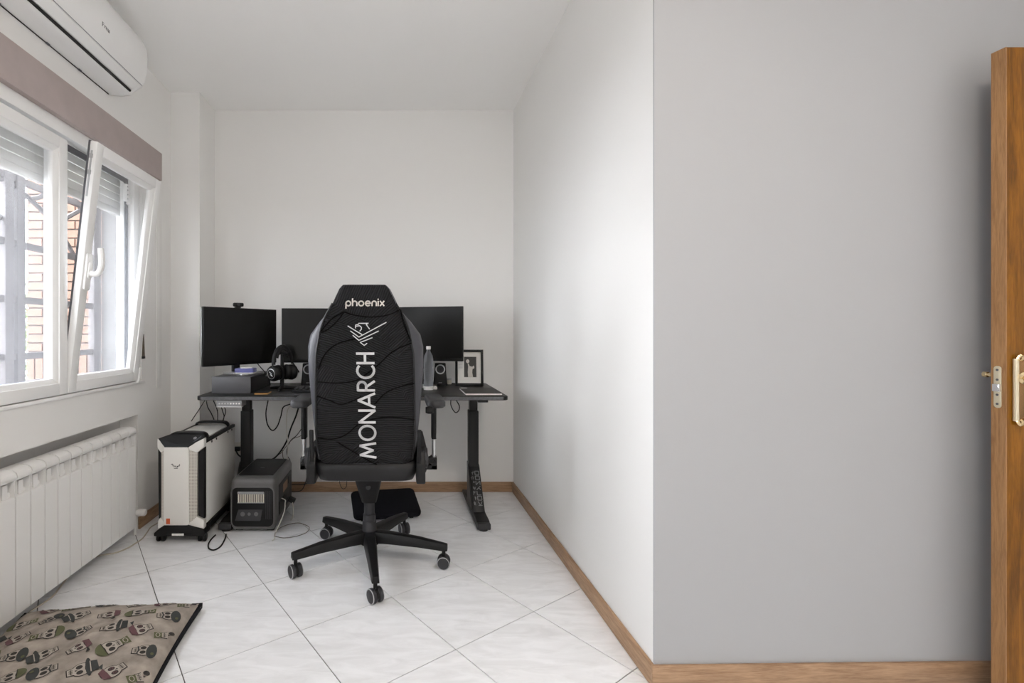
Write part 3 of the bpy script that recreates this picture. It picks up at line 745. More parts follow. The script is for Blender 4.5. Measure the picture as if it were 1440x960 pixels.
# seat
def rring(x0, x1, y0, y1, r, z, n=5): return [(a, b, z) for a, b in rrect(x0, x1, y0, y1, r, n)]
bm = bmesh.new()
loft(bm, [rring(-.18, .18, -.22, .24, .05, .470), rring(-.215, .215, -.255, .275, .05, .482), rring(-.235, .235, -.272, .295, .05, .53), rring(-.24, .24, -.262, .30, .05, .56), rring(-.225, .225, -.24, .285, .05, .575)])
obj('seat', bm, M_leather, ch, smooth=50)
for s in (-1, 1):
    bm = bmesh.new()
    loft(bm, [rring(s * .245 - .03, s * .245 + .03, -.20, .28, .025, .50), rring(s * .25 - .04, s * .25 + .04, -.22, .30, .03, .55), rring(s * .25 - .03, s * .25 + .03, -.20, .28, .025, .60)])
    obj('seat_bolster', bm, M_leather, ch, smooth=50)
    # recliner hinge cover
    x0, x1 = (.226, .266) if s > 0 else (-.264, -.224)
    prof = [(-.285, .476), (-.25, .470), (-.16, .480), (-.16, .56)] + [(-.215 + .055 * cos(R(a)), .575 + .055 * sin(R(a))) for a in (10, 45, 90, 135, 170)] + [(-.285, .56)]
    bm = bmesh.new(); prism(bm, prof, 'x', x0, x1); hg = obj('hinge_cover', bm, M_black, ch, bevel=0.006)
    bm = bmesh.new(); cyl(bm, (x1 if s > 0 else x0, -.215, .575), ((x1 + .012) if s > 0 else (x0 - .012), -.215, .575), .045, seg=20); obj('hinge_disc', bm, M_dgrey, hg)
    bm = bmesh.new(); prism(bm, [(-.293, .575), (-.278, .575), (-.293, .72), (-.308, .72)], 'x', s * .238 - .009, s * .238 + .009)
    obj('back_bracket', bm, M_black, ch, bevel=0.003)
    # armrest
    ax = s * .326
    bm = bmesh.new(); loft(bm, [rring(ax - .035, ax + .035, -.14, .12, .03, .790), rring(ax - .045, ax + .045, -.15, .13, .035, .798), rring(ax - .045, ax + .045, -.15, .13, .035, .818), rring(ax - .038, ax + .038, -.143, .123, .032, .826)])
    arm = obj('armrest_pad', bm, M_dgrey, ch, smooth=50)
    px_ = ax - s * .005
    bm = bmesh.new(); prism(bm, rrect(px_ - .012, px_ + .012, -.06, 0.0, .01), 'z', .625, .792); obj('armrest_sleeve', bm, M_black, ch, bevel=0.002)
    bm = bmesh.new(); prism(bm, rrect(px_ - .008, px_ + .008, -.05, -.01, .006), 'z', .50, .63); obj('armrest_post', bm, M_silver, ch)
    bm = bmesh.new(); a, b = sorted((s * .22, px_ + s * .014)); box(bm, a, b, -.065, .005, .478, .50); box(bm, px_ - .014, px_ + .014, -.065, .005, .478, .535)
    obj('armrest_bracket', bm, M_black, ch, bevel=0.003)
    bm = bmesh.new(); turned(bm, (px_ + (-.02 if s > 0 else .02), -.09, .54), (0, -1, 0), [(0, .006), (.01, .016), (.03, .018), (.04, .012)], 12)
    obj('armrest_knob', bm, M_black, ch)
bm = bmesh.new(); turned(bm, (.272, -.19, .79), (1, 0, 0), [(0, .014), (.012, .018), (.03, .018), (.036, .012)], 12); obj('tilt_lever', bm, M_black, ch)
# mechanism, gas lift and star base
bm = bmesh.new(); loft(bm, [rring(-.036, .036, -.04, .05, .02, .305), rring(-.046, .046, -.06, .07, .02, .345), rring(-.062, .062, -.10, .14, .02, .42), rring(-.072, .072, -.13, .18, .02, .472)])
mech = obj('tilt_mechanism', bm, M_black, ch, smooth=50)
bm = bmesh.new(); cyl(bm, (0, -.092, .400), (0, -.0955, .401), .012, seg=16); obj('badge', bm, M_dgrey, mech)
for z0, z1, r0, r1 in ((.232, .318, .027, .027), (.198, .240, .032, .031), (.122, .206, .037, .034)):
    bm = bmesh.new(); cyl(bm, (0, 0, z0), (0, 0, z1), r0, r1, 20); obj('gas_lift_cover', bm, M_rubber, ch, bevel=0.002)
bm = bmesh.new(); cyl(bm, (0, 0, .095), (0, 0, .15), .052, .046, 20); cyl(bm, (0, 0, .062), (0, 0, .10), .02, .026, 14); obj('hub', bm, M_black, ch, bevel=0.003)
a0 = -82.7
caster0 = None
for k in range(5):
    a = R(a0 + 72 * k); d = Vector((cos(a), sin(a), 0)); n = Vector((-sin(a), cos(a), 0))
    rings = []
    for t, w, zt_, zb_ in ((.02, .034, .158, .105), (.10, .031, .155, .105), (.25, .024, .140, .098), (.365, .019, .122, .088), (.392, .017, .117, .088)):
        rings.append([d * t + n * sx * w * (1 if zz == 0 else .72) + Vector((0, 0, (zb_, zt_)[zz])) for sx, zz in ((-1, 0), (1, 0), (1, 1), (-1, 1))])
    bm = bmesh.new(); loft(bm, rings); obj('base_leg', bm, M_black, ch, bevel=0.003)
    p = d * .373
    bm = bmesh.new(); cyl(bm, p + Vector((0, 0, .05)), p + Vector((0, 0, .092)), .009, seg=12)
    yaw = [35, 80, 20, 75, 35][k]; ax_ = Vector((cos(R(yaw)), sin(R(yaw)), 0))
    turned(bm, p - ax_ * .006 + Vector((0, 0, .033)), ax_, [(0, .026), (.012, .026)], 16)
    cst = obj('caster', bm, M_black, ch)
    for s in (-1, 1):
        bm = bmesh.new(); turned(bm, p + ax_ * (s * .007) + Vector((0, 0, .0315)), ax_ * s, [(0, .028), (.004, .0315), (.016, .0315), (.02, .027), (.021, .012)], 24); obj('wheel', bm, M_rubber, cst)
        bm = bmesh.new(); pr = [(p + ax_ * (s * .0265) + Vector((0, 0, .0315)))]
        u, v = frame_for(ax_)
        tube(bm, [pr[0] - ax_ * (s * .0012) + (u * cos(2 * pi * i / 24) + v * sin(2 * pi * i / 24)) * .0285 for i in range(25)], .0022, 6, 0); obj('rim', bm, M_rim, cst)

# ------------------------------------------------------------------ monitors
def monitor(label, cx_, cy_, rz, w, zbot, ztop, base_z, front=.09):
    t = thing('monitor', label, 'monitor', (cx_, cy_, base_z), rz, 'monitors on the desk')
    z0, z1 = zbot - base_z, ztop - base_z
    bm = NB(-w / 2, w / 2, -.006, .018, z0, z1); obj('bezel', bm, M_bezel, t, bevel=0.002)
    obj('screen', NB(-w / 2 + .007, w / 2 - .007, -.0075, -.005, z0 + .02, z1 - .007), M_screen, t, smooth=0)
    obj('back_shell', NB(-w / 2 + .002, w / 2 - .002, .018, .034, z0 + .004, z1 - .004), M_silver, t, bevel=0.006)
    obj('housing', NB(-.12, .12, .034, .06, z0 + .06, z1 - .06), M_black, t, bevel=0.01)
    bm = bmesh.new(); box(bm, -.025, .025, .055, .078, .01, (z0 + z1) / 2 + .04); obj('stand', bm, M_dgrey, t, bevel=0.004)
    bm = bmesh.new(); prism(bm, rrect(-.085, .085, -front, .085, .015), 'z', 0, .012); obj('stand_base', bm, M_silver, t, bevel=0.002)
    return t
RZT = DZ + .097
monitor('black monitor with a webcam on top, standing on the grey riser', -.9865, 3.051, math.atan2(.422, .323), .53, .946, 1.302, RZT, .12)
monitor('black monitor between the headphones and the back of the gaming chair', -.492, 3.165, R(3), .535, .952, 1.306, DZ)
monitor('black monitor beside the framed photograph and the bottle', .160, 3.195, R(-16), .54, .962, 1.318, DZ)
bm = NB(-.032, .032, -.016, .012, .008, .032)
wc = thing('webcam', 'small black webcam clipped on top of the monitor on the riser', 'webcam', (*(P(335, 432, 3.035).xy), 1.3025), R(30))
obj('body', bm, M_black, wc, bevel=0.007); obj('clip', NB(-.016, .016, -.010, .04, 0, .010), M_black, wc, bevel=0.002)
bm = bmesh.new(); turned(bm, (0, -.016, .02), (0, -1, 0), [(0, .009), (.004, .009), (.0045, .006)], 16); obj('lens', bm, M_dgrey, wc)

# ------------------------------------------------------------------ things on the desk
rs = thing('monitor_riser', 'low grey metal monitor riser with black side on the desk', 'riser', (-.985, 2.85, DZ))
bm = bmesh.new(); box(bm, -.115, .115, 0, .004, 0, .097); box(bm, -.115, .115, .004, .44, .093, .097); box(bm, -.115, -.111, .004, .44, 0, .093)
obj('shell', bm, M_riser, rs, bevel=0.0015)
obj('side_panel', NB(.108, .115, .004, .44, 0, .0925), M_black, rs)
bm = bmesh.new(); cyl(bm, (.115, .33, .075), (.118, .33, .075), .006, seg=12); obj('stud', bm, M_silver, rs)
dv = thing('network_box', 'flat violet blue device beside the monitor stand on the riser', 'device', (-.942, 2.985, RZT + .0122))
bm = bmesh.new(); prism(bm, rrect(-.06, .06, -.04, .04, .015), 'z', .004, .03); obj('body', bm, M_blue, dv, bevel=0.004)
bm = bmesh.new(); cyl(bm, (0.005, 0, .03), (.005, 0, .036), .036, .032, 24); obj('top_disc', bm, M_label, dv, bevel=0.002)
bm = bmesh.new(); prism(bm, rrect(-.064, .064, -.044, .044, .016), 'z', 0, .005); obj('tray', bm, M_white, dv)

hs = thing('headphone_stand', 'black headphone stand with three footed base on the desk', 'stand', (-.725, 3.02, DZ))
bm = bmesh.new()
for k in range(3):
    a = R(-90 + 120 * k); tube(bm, [(0, 0, .018), (.05 * cos(a), .05 * sin(a), .012), (.095 * cos(a), .095 * sin(a), .008)], .012, 8, 4, rs=lambda t: .013 - .005 * t)
obj('foot', bm, M_black, hs)
bm = bmesh.new(); cyl(bm, (0, 0, .01), (0, 0, .225), .014, .010, 12); obj('post', bm, M_black, hs)
bm = bmesh.new(); tube(bm, [(-.035, 0, .226), (0, 0, .236), (.035, 0, .226)], .013, 8, 5); obj('cradle', bm, M_black, hs)
hpn = thing('headphones', 'black over ear headphones with silver ringed cups hanging on their stand', 'headphones', (-.722, 3.02, DZ + .064), R(52))
bm = bmesh.new(); arc_p = [(-.062 * 1.12 * cos(R(a)), 0, .105 + .103 * sin(R(a))) for a in range(-5, 186, 12)]
tube(bm, arc_p, .012, 8, 0); obj('headband', bm, M_black, hpn)
bm = bmesh.new(); tube(bm, [(-.045 * cos(R(a)), 0, .125 + .066 * sin(R(a))) for a in range(10, 171, 16)], .010, 8, 0); obj('head_pad', bm, M_leather, hpn)
for s in (-1, 1):
    d = Vector((s * .98, -.12, -.08)).normalized(); p = Vector((s * .052, 0, .045))
    bm = bmesh.new(); turned(bm, p, d, [(-.012, .036), (0, .047), (.022, .049), (.036, .043), (.04, .030)], 24); cup = obj('ear_cup', bm, M_black, hpn, smooth=50)
    bm = bmesh.new(); turned(bm, p - d * .012, -d, [(0, .046), (.012, .048), (.022, .042), (.026, .025)], 24); obj('ear_cushion', bm, M_leather, hpn, smooth=50)
    u, v = frame_for(d); bm = bmesh.new()
    tube(bm, [p + d * .039 + (u * cos(2 * pi * i / 24) + v * sin(2 * pi * i / 24)) * .030 for i in range(25)], .0028, 6, 0); obj('ring', bm, M_silver, cup)
    bm = bmesh.new(); tube(bm, [p + d * .041 + u * .012 - v * .012, p + d * .041 - u * .004, p + d * .041 + u * .004 + v * .004, p + d * .041 - u * .012 + v * .014], .002, 6, 3); obj('cup_mark', bm, M_silver, cup)
    bm = bmesh.new(); tube(bm, [(s * .068, 0, .10), p + d * .028 + u * .0 + Vector((0, 0, .055)), p + d * .028 + Vector((s * .01, -.045, 0))], .005, 6, 5); obj('yoke', bm, M_black, hpn)

def speaker(label, x, y, rz):
    t = thing('desk_speaker', label, 'speaker', (x, y, DZ), rz, 'small speakers under the monitors')
    bm = bmesh.new(); loft(bm, [rring(-.048, .048, -.04, .05, .012, 0), rring(-.041, .041, -.03, .05, .012, .08), rring(-.037, .037, -.022, .05, .012, .148)])
    obj('cabinet', bm, M_black, t, bevel=0.003)
    nrm = Vector((0, -1, .12)).normalized()
    def fr(z): return -.04 + z * .122
    p = Vector((0, fr(.108), .108)); bm = bmesh.new(); turned(bm, p, nrm, [(0, .032), (.004, .033), (.005, .027), (.001, .025)], 28); obj('silver_ring', bm, M_ring, t)
    bm = bmesh.new(); turned(bm, p + nrm * .001, nrm, [(0, .025), (.0015, .024), (-.004 + .006, .012), (.006, .010), (.007, .003)], 24); obj('cone', bm, M_dgrey, t)
    p = Vector((0, fr(.052), .052)); bm = bmesh.new(); turned(bm, p, nrm, [(0, .018), (.003, .018), (.0035, .010)], 20); obj('dial', bm, M_bezel, t)
    obj('name_strip', NB(-.012, .012, fr(.02) - .002, fr(.02) + .01, .016, .020), M_grey, t)
speaker('black speaker with silver driver ring beside the plastic bottle', .288, 3.315, R(-4))
speaker('black speaker with silver driver ring beside the headphones', -.615, 3.31, R(6))

bt = thing('plastic_bottle', 'clear plastic water bottle standing on the desk', 'bottle', (.190, 3.04, DZ))
bm = bmesh.new(); turned(bm, (0, 0, 0), (0, 0, 1), [(0, .024), (.006, .029), (.05, .030), (.058, .028), (.066, .030), (.13, .030), (.138, .028), (.146, .030), (.19, .030), (.215, .026), (.235, .015), (.243, .0125), (.252, .0125)], 20); obj('body', bm, M_bottle, bt, smooth=60)
bm = bmesh.new(); cyl(bm, (0, 0, .252), (0, 0, .272), .0145, seg=18); obj('cap', bm, M_label, bt, bevel=0.001)
bm = bmesh.new(); turned(bm, (0, 0, .004), (0, 0, 1), [(0, .024), (.035, .0285), (.04, .0285)], 20); obj('water', bm, M_bottle, bt, smooth=60)
bm = bmesh.new(); turned(bm, (0, 0, .0002), (0, 0, 1), [(0, .030), (.020, .0325), (.022, .0312)], 20); obj('base_cup', bm, M_label, bt)
sc_ = thing('bottle_cap', 'small white screw cap lying beside the plastic bottle', 'cap', (.232, 3.06, DZ))
bm = bmesh.new(); turned(bm, (0, 0, 0), (0, 0, 1), [(0, .014), (.014, .014), (.016, .012)], 16); obj('shell', bm, M_label, sc_)
bm = bmesh.new(); turned(bm, (0, 0, .016), (0, 0, 1), [(0, .006), (.004, .005)], 12); obj('tip', bm, M_white, sc_)
tn = thing('small_jar', 'tiny pale jar behind the photo frame on the desk', 'jar', (.355, 3.36, DZ))
bm = bmesh.new(); turned(bm, (0, 0, 0), (0, 0, 1), [(0, .016), (.026, .017), (.030, .015)], 16); obj('body', bm, M_cream, tn)
bm = bmesh.new(); turned(bm, (0, 0, .030), (0, 0, 1), [(0, .016), (.008, .016), (.009, .013)], 16); obj('lid', bm, M_silver, tn)

pf = thing('photo_frame', 'black picture frame with a black and white photograph', 'picture frame', (.478, 3.25, DZ), R(-3))
pf.rotation_euler = (R(-5), 0, R(-3))
w, h = .188, .243
bm = bmesh.new()
for b in ((-w / 2, -w / 2 + .016, 0, h), (w / 2 - .016, w / 2, 0, h), (-w / 2 + .016, w / 2 - .016, 0, .018), (-w / 2 + .016, w / 2 - .016, h - .016, h)): box(bm, b[0], b[1], -.009, .009, b[2], b[3])
obj('frame', bm, M_black, pf, bevel=0.001)
obj('mat_board', NB(-w / 2 + .014, w / 2 - .014, .0, .006, .016, h - .014), M_paper, pf)
obj('back_stand', NB(-.03, .03, .009, .013, .0, .2), M_black, pf)
ph = obj('photograph', NB(-.034, .048, -.001, .0005, .058, .195), M_photo, pf)
bm = bmesh.new()
def flat(pts): bm.faces.new([bm.verts.new((x, -.0016, z)) for x, z in pts])
flat(arc(-.010, .165, .0115, .013, 0, 345, 14)); flat([(-.010, .150), (-.002, .148), (.004, .128), (-.006, .122)])
flat([(-.008, .125), (.006, .132), (.020, .128), (.030, .136), (.034, .130), (.034, .118), (.022, .112), (.020, .09), (.025, .0585), (-.008, .0585), (-.010, .09)])
obj('photo_figure', bm, M_photol, ph, smooth=0)
bm = bmesh.new()
for k in range(9): box(bm, -.072, -.044, -.0008, .0, .115 + k * .0065, .1165 + k * .0065)
obj('caption_lines', bm, M_grey, pf)
nb = thing('notebook', 'black covered notebook with white page edges on the desk corner', 'notebook', (.488, 2.752, DZ), R(0))
bm = bmesh.new(); prism(bm, [(-.103, 0), (.103, 0), (.103, .27), (-.105, .27)], 'z', .003, .011); obj('pages', bm, M_paper, nb)
bm = bmesh.new(); prism(bm, [(-.104, .003), (.106, .003), (.106, .274), (-.104, .274)], 'z', .011, .0135); prism(bm, [(-.106, .003), (.106, .003), (.106, .274), (-.106, .274)], 'z', 0, .003); obj('cover', bm, M_black, nb)
obj('spine_label', NB(-.098, -.060, .245, .262, .0135, .0142), M_label, nb)
cd = thing('phone', 'black phone with an amber edge lying before the riser', 'phone', (-.795, 2.80, DZ), R(4))
bm = bmesh.new(); prism(bm, rrect(-.04, .04, 0, .11, .008), 'z', 0, .007); obj('body', bm, M_gold, cd)
bm = bmesh.new(); prism(bm, rrect(-.039, .039, .001, .109, .008), 'z', .007, .009); obj('glass', bm, M_screen, cd)
kb = thing('keyboard', 'black keyboard on the desk behind the gaming chair', 'keyboard', (-.41, 2.88, DZ), R(2))
bm = bmesh.new(); prism(bm, rrect(-.225, .225, 0, .14, .01), 'z', .0, .018); obj('case', bm, M_black, kb, bevel=0.002)
key = None
for r_ in range(5):
    for c_ in range(15):
        if key is None: o = obj('key', NB(-.0065, .0065, -.0065, .0065, 0, .009), M_dgrey, kb, bevel=0.001, seg=1); key = o.data
        else: o = link('key', key, kb)
        o.location = (-.203 + c_ * .029, .022 + r_ * .025, .018)
mp_ = tag(obj('desk_mat', NB(-.72, .05, 2.745, 2.86, DZ, DZ + .003), M_dgrey), 'thin dark grey desk mat along the desk front edge', 'desk mat')

# ------------------------------------------------------------------ PC tower
pc = thing('computer_tower', 'white and black computer tower on casters beside the desk', 'computer', (-1.1925, 2.655, 0), R(0))
def zy(y): return H - ((580 + y / 5.05) - PY) / F * 2.65
def ux(x): return (x - 223) / 330 * .2546
def fpoly(name, pts, y0, y1, m, par=pc, bevel=0.0):
    bm = bmesh.new(); prism(bm, [(ux(a), zy(b)) for a, b in pts], 'y', y0, y1); return obj(name, bm, m, par, bevel=bevel)
PD = .50
obj('body', NB(-.122, .122, .03, PD, .085, .545), M_black, pc, bevel=0.004)
obj('side_panel', NB(.122, .1275, .035, PD - .005, .09, .535), M_pcw, pc, bevel=0.002)
obj('side_panel', NB(-.1275, -.122, .035, PD - .005, .09, .535), M_pcw, pc, bevel=0.002)
obj('top_panel', NB(-.10, .105, .09, PD - .02, .545, .556), M_pcw, pc, bevel=0.003)
obj('top_rail', NB(.108, .128, .03, PD, .535, .552), M_black, pc, bevel=0.002)
obj('top_rail', NB(-.128, -.108, .03, PD, .535, .552), M_black, pc, bevel=0.002)
for y in (.10, .17, .36, .43): obj('rail_stud', NB(.1278, .1300, y, y + .012, .522, .534), M_black, pc)
fpoly('front_panel', [(112, 245), (275, 245), (283, 262), (283, 790), (275, 797), (112, 797), (104, 790), (104, 262)], -.012, .03, M_pcw, bevel=0.002)
fpoly('mesh_strip', [(283, 262), (340, 285), (338, 745), (283, 790)], -.002, .028, M_perf)
fpoly('mesh_strip', [(84, 285), (104, 262), (104, 790), (84, 760)], -.002, .028, M_perf)
fpoly('corner_trim', [(275, 240), (388, 183), (388, 245), (340, 285), (283, 262)], -.006, .03, M_pcw, bevel=0.002)
fpoly('corner_trim', [(58, 183), (112, 240), (104, 262), (84, 285), (58, 250)], -.006, .03, M_pcw, bevel=0.002)
fpoly('corner_trim', [(338, 740), (388, 765), (388, 825), (278, 797), (283, 785)], -.006, .03, M_pcw, bevel=0.002)
fpoly('corner_trim', [(62, 765), (84, 745), (104, 785), (110, 797), (62, 828)], -.006, .03, M_pcw, bevel=0.002)
fpoly('side_insert', [(345, 282), (388, 250), (388, 755), (345, 735)], .002, .03, M_black, bevel=0.002)
fpoly('side_insert', [(58, 255), (80, 285), (80, 745), (62, 760)], .002, .03, M_black, bevel=0.002)
# sloping control panel at the top front
zf, zt_ = zy(240), .574
bm = bmesh.new()
o6 = [(ux(112), -.012, zf), (ux(275), -.012, zf), (ux(388), 0.0, zy(186)), (ux(350), .085, zt_), (ux(100), .085, zt_), (ux(58), 0.0, zy(186))]
vs = [bm.verts.new(p) for p in o6] + [bm.verts.new((p[0], p[1] + .03, p[2] - .03)) for p in o6]
bm.faces.new(vs[:6]); bm.faces.new(vs[6:][::-1])
for i in range(6): bm.faces.new((vs[i], vs[6 + i], vs[6 + (i + 1) % 6], vs[(i + 1) % 6]))
cpn = obj('control_panel', bm, M_black, pc)
def cpt(u, t, off=.001):
    p = Vector((u, -.012 + .097 * t, zf + (zt_ - zf) * t)); return p + Vector((0, -.5, .87)) * off
bm = bmesh.new(); bm.faces.new([bm.verts.new(cpt(u, t)) for u, t in ((-.085, .28), (.045, .28), (.085, .58), (.085, .85), (-.095, .85), (-.115, .6))]); obj('panel_face', bm, M_panelb, cpn, smooth=0)
bm = bmesh.new(); bm.faces.new([bm.verts.new(cpt(u, t, .002)) for u, t in ((-.075, .30), (.04, .30), (.045, .40), (-.08, .40))]); obj('panel_slot', bm, M_bezel, cpn, smooth=0)
bm = bmesh.new(); c0 = cpt(.055, .64, .001); turned(bm, c0, (0, -.5, .87), [(0, .011), (.003, .011), (.004, .007)], 16); obj('power_button', bm, M_grey, cpn)
for k in range(4):
    bm = bmesh.new(); bm.faces.new([bm.verts.new(cpt(-.07 + k * .024 + a, .62 + b, .002)) for a, b in ((0, 0), (.012, 0), (.012, .08), (0, .08))]); obj('port', bm, M_grey, cpn, smooth=0)
for y in (.10, PD - .06):
    bm = bmesh.new()
    path = [(-.098, y, .556), (-.094, y, .568), (-.075, y, .576), (0, y, .580), (.075, y, .576), (.098, y, .566), (.106, y, .553)]
    rings = []
    for i, p in enumerate(smooth_path(path, 5)):
        rings.append([p + Vector(q) for q in ((0, -.022, -.006), (0, .022, -.006), (0, .022, .006), (0, -.022, .006))])
    loft(bm, rings); obj('handle_strap', bm, M_leather, pc, bevel=0.002)
fpoly('base_front', [(40, 850), (62, 830), (112, 800), (275, 800), (392, 830), (402, 855), (395, 870), (40, 872)], -.016, .06, M_black, bevel=0.003)
obj('base_plate', NB(-.135, .135, .06, PD + .01, .052, .088), M_black, pc, bevel=0.003)
fpoly('base_badge', [(168, 852), (252, 852), (252, 867), (168, 867)], -.018, -.014, M_white)
for x in (-.112, .115):
    for y in (.01, PD - .04):
        bm = bmesh.new(); cyl(bm, (x, y, .03), (x, y, .056), .01, seg=10); box(bm, x - .016, x + .016, y - .02, y + .02, .030, .052); cw = obj('caster', bm, M_black, pc, bevel=0.003)
        for s in (-1, 1):
            bm = bmesh.new(); cyl(bm, (x + s * .006, y, .0225), (x + s * .02, y, .0225), .0225, seg=20); obj('wheel', bm, M_black, cw, bevel=0.003)
fpoly('sticker', [(125, 748), (152, 748), (152, 787), (125, 787)], -.0135, -.011, M_orange)
bm = bmesh.new()
def fr2(pts, wd=.0028):
    for (a, b), (c, d) in zip(pts, pts[1:]):
        A = Vector((ux(a), -.0128, zy(b))); B = Vector((ux(c), -.0128, zy(d))); dd = (B - A).normalized(); s = dd.cross(Vector((0, 1, 0))) * wd / 2
        bm.faces.new([bm.verts.new(q) for q in (A - s, B - s, B + s, A + s)])
for s in ([(160, 362), (172, 372), (176, 384)], [(166, 360), (180, 374)], [(182, 376), (192, 376)], [(187, 376), (187, 386)], [(194, 375), (194, 386), (203, 386), (203, 375)], [(206, 386), (206, 376), (214, 376)], [(206, 381), (212, 381)], [(214, 374), (222, 362)], [(216, 380), (223, 370)], [(180, 394), (208, 394)]): fr2(s)
obj('front_emblem', bm, M_dgrey, pc, smooth=0)

# ------------------------------------------------------------------ power station
ps = thing('power_station', 'grey portable power station with black top under the desk', 'power station', (-.835, 2.775, 0), R(0))
w, d_, h = .262, .45, .312
bm = NB(-w / 2, w / 2, 0, d_, .008, h); obj('body', bm, M_station, ps, bevel=0.034, seg=5)
bm = bmesh.new(); prism(bm, rrect(-w / 2 + .012, w / 2 - .012, .036, h - .052, .03), 'y', -.003, .01); fp = obj('front_panel', bm, M_bezel, ps, bevel=0.002)
bm = bmesh.new()
ro, ri = rrect(-w / 2 + .006, w / 2 - .006, .030, h - .046, .034), rrect(-w / 2 + .012, w / 2 - .012, .036, h - .052, .03)
n = len(ro)
for i in range(n):
    j = (i + 1) % n
    bm.faces.new([bm.verts.new(q) for q in ((ro[i][0], -.0035, ro[i][1]), (ro[j][0], -.0035, ro[j][1]), (ri[j][0], -.0055, ri[j][1]), (ri[i][0], -.0055, ri[i][1]))])
obj('front_rim', bm, M_station, ps)
obj('vent_top', NB(-.085, .068, -.010, -.003, .222, .238), M_grey, fp, bevel=0.003)
for k in range(15):
    x = -.082 + k * .0103; obj('vent_fin', NB(x, x + .0045, -.010, -.003, .176, .224), M_cream, fp)
obj('vent_sill', NB(-.085, .068, -.009, -.003, .172, .177), M_grey, fp)
bm = bmesh.new(); prism(bm, [(-.100, .070), (.045, .070), (.058, .135), (-.080, .135)], 'y', -.008, -.003); so = obj('socket_panel', bm, M_dgrey, fp, bevel=0.002)
for x, rr_ in ((-.055, .013), (-.018, .009), (.022, .012)):
    bm = bmesh.new(); turned(bm, (x, -.0075, .110), (0, -1, 0), [(0, rr_), (.002, rr_), (.0025, rr_ * .6)], 16); obj('socket', bm, M_socket, so)
for k in range(6): obj('rib', NB(.075 + k * .006, .077 + k * .006, -.006, -.003, .08, .24), M_dgrey, fp)
bm = bmesh.new(); prism(bm, rrect(-w / 2 + .03, w / 2 - .03, .055, d_ - .03, .012), 'z', h - .004, h + .004); tp = obj('top_panel', bm, M_black, ps, bevel=0.002)
obj('top_mark', NB(-.012, .012, .20, .204, h + .004, h + .0046), M_grey, tp)
obj('side_panel', NB(w / 2 - .004, w / 2 + .003, .07, d_ - .05, .07, .25), M_dgrey, ps, bevel=0.002)
obj('side_label', NB(w / 2 + .003, w / 2 + .0045, .17, .28, .175, .225), M_copper, ps)
obj('side_port', NB(w / 2 + .003, w / 2 + .006, .30, .345, .19, .235), M_bezel, ps)
obj('side_vent', NB(w / 2 + .003, w / 2 + .006, .075, .22, .08, .15), M_bezel, ps)
for x in (-.09, .09):
    for y in (.06, d_ - .06): obj('foot', NB(x - .02, x + .02, y - .02, y + .02, 0, .012), M_rubber, ps)
pl = thing('power_plug', 'black plug standing out of the power station side', 'plug', (-.694, 3.06, .10), R(0))
bm = NB(0, .045, -.018, .018, -.015, .015); xform(bm, Matrix.Rotation(R(25), 4, 'Y')); obj('plug_body', bm, M_black, pl, bevel=0.004)
bm = NB(-.006, .012, -.010, .010, -.008, .008); obj('plug_face', bm, M_dgrey, pl)

# ------------------------------------------------------------------ footrest, wall socket
BL_, BR_ = FL(499, 736), FL(592, 730)
dv_ = (BR_ - BL_); fw = .418
fr_ = thing('footrest', 'black fleece covered footrest tilted on the floor under the desk', 'footrest', ((BL_.x + BR_.x) / 2, (BL_.y + BR_.y) / 2, 0), R(10))
bm = bmesh.new(); prism(bm, rrect(-fw / 2, fw / 2, 0, .275, .035), 'z', 0, .035)
xform(bm, Matrix.Translation((0, 0, .012)) @ Matrix.Rotation(R(15), 4, 'X')); obj('pad', bm, M_fleece, fr_, bevel=0.012, seg=3)
for s in (-1, 1):
    bm = bmesh.new(); prism(bm, [(.03, 0), (.25, 0), (.25, .07), (.03, .02)], 'x', s * .15 - .012, s * .15 + .012); obj('support', bm, M_black, fr_)
so = thing('wall_socket', 'cream wall socket with a black plug behind the desk leg', 'socket', (-1.165, YB, .312))
obj('plate', NB(-.028, .045, -.008, 0, -.044, .044), M_cream, so, bevel=0.003); obj('insert', NB(-.018, .035, -.010, -.007, -.034, .034), M_cream, so, bevel=0.001)
obj('plug', NB(-.012, .030, -.034, -.009, -.014, .016), M_black, so, bevel=0.004)

# ------------------------------------------------------------------ cables
def cable(name, label, pts, r, m, n=7):
    bm = bmesh.new(); tube(bm, pts, r, 7, n); return tag(obj(name, bm, m, smooth=60), label, 'cable')
Z = lambda pts, Y: [P(a, b, Y) for a, b in pts]
cable('cable', 'black cable looping in a deep U below the desk front', Z([(377, 563), (374, 580), (376, 596), (383, 605), (390, 599), (395, 585), (398, 573), (405, 569), (414, 567)], 3.15), .004, M_cable)
cable('cable', 'thick black cable bundle dropping from the desk tray to the wall socket', [P(420, 572, 3.24), P(416, 585, 3.26), P(409, 602, 3.3), P(403, 620, 3.33), P(394, 635, 3.36), P(384, 645, 3.38), P(370, 648, 3.4), P(350, 647, 3.42), P(336, 640, 3.43), P(331, 631, 3.44)], .0055, M_cable)
cable('cable', 'white cable hanging straight down behind the power station', [P(409, 570, 3.28), P(404, 578, 3.3), P(403, 600, 3.31), P(405, 625, 3.32), P(404, 645, 3.33), P(402, 668, 3.34)], .0035, M_cablew)
cable('cable', 'thin black cable curving from the chair side to the power station', [P(431, 583, 3.28), P(427, 597, 3.3), P(418, 611, 3.32), P(409, 619, 3.34), P(404, 630, 3.36), P(404, 640, 3.36), P(408, 648, 3.35), P(406, 660, 3.33)], .0028, M_cable)
cable('cable', 'thin dark cable sagging lowest across the wall behind the desk', [P(430, 606, 3.3), P(422, 613, 3.32), P(412, 617, 3.34), P(402, 628, 3.36), P(396, 636, 3.37), P(388, 642, 3.38), P(378, 652, 3.4)], .0024, M_cableb)
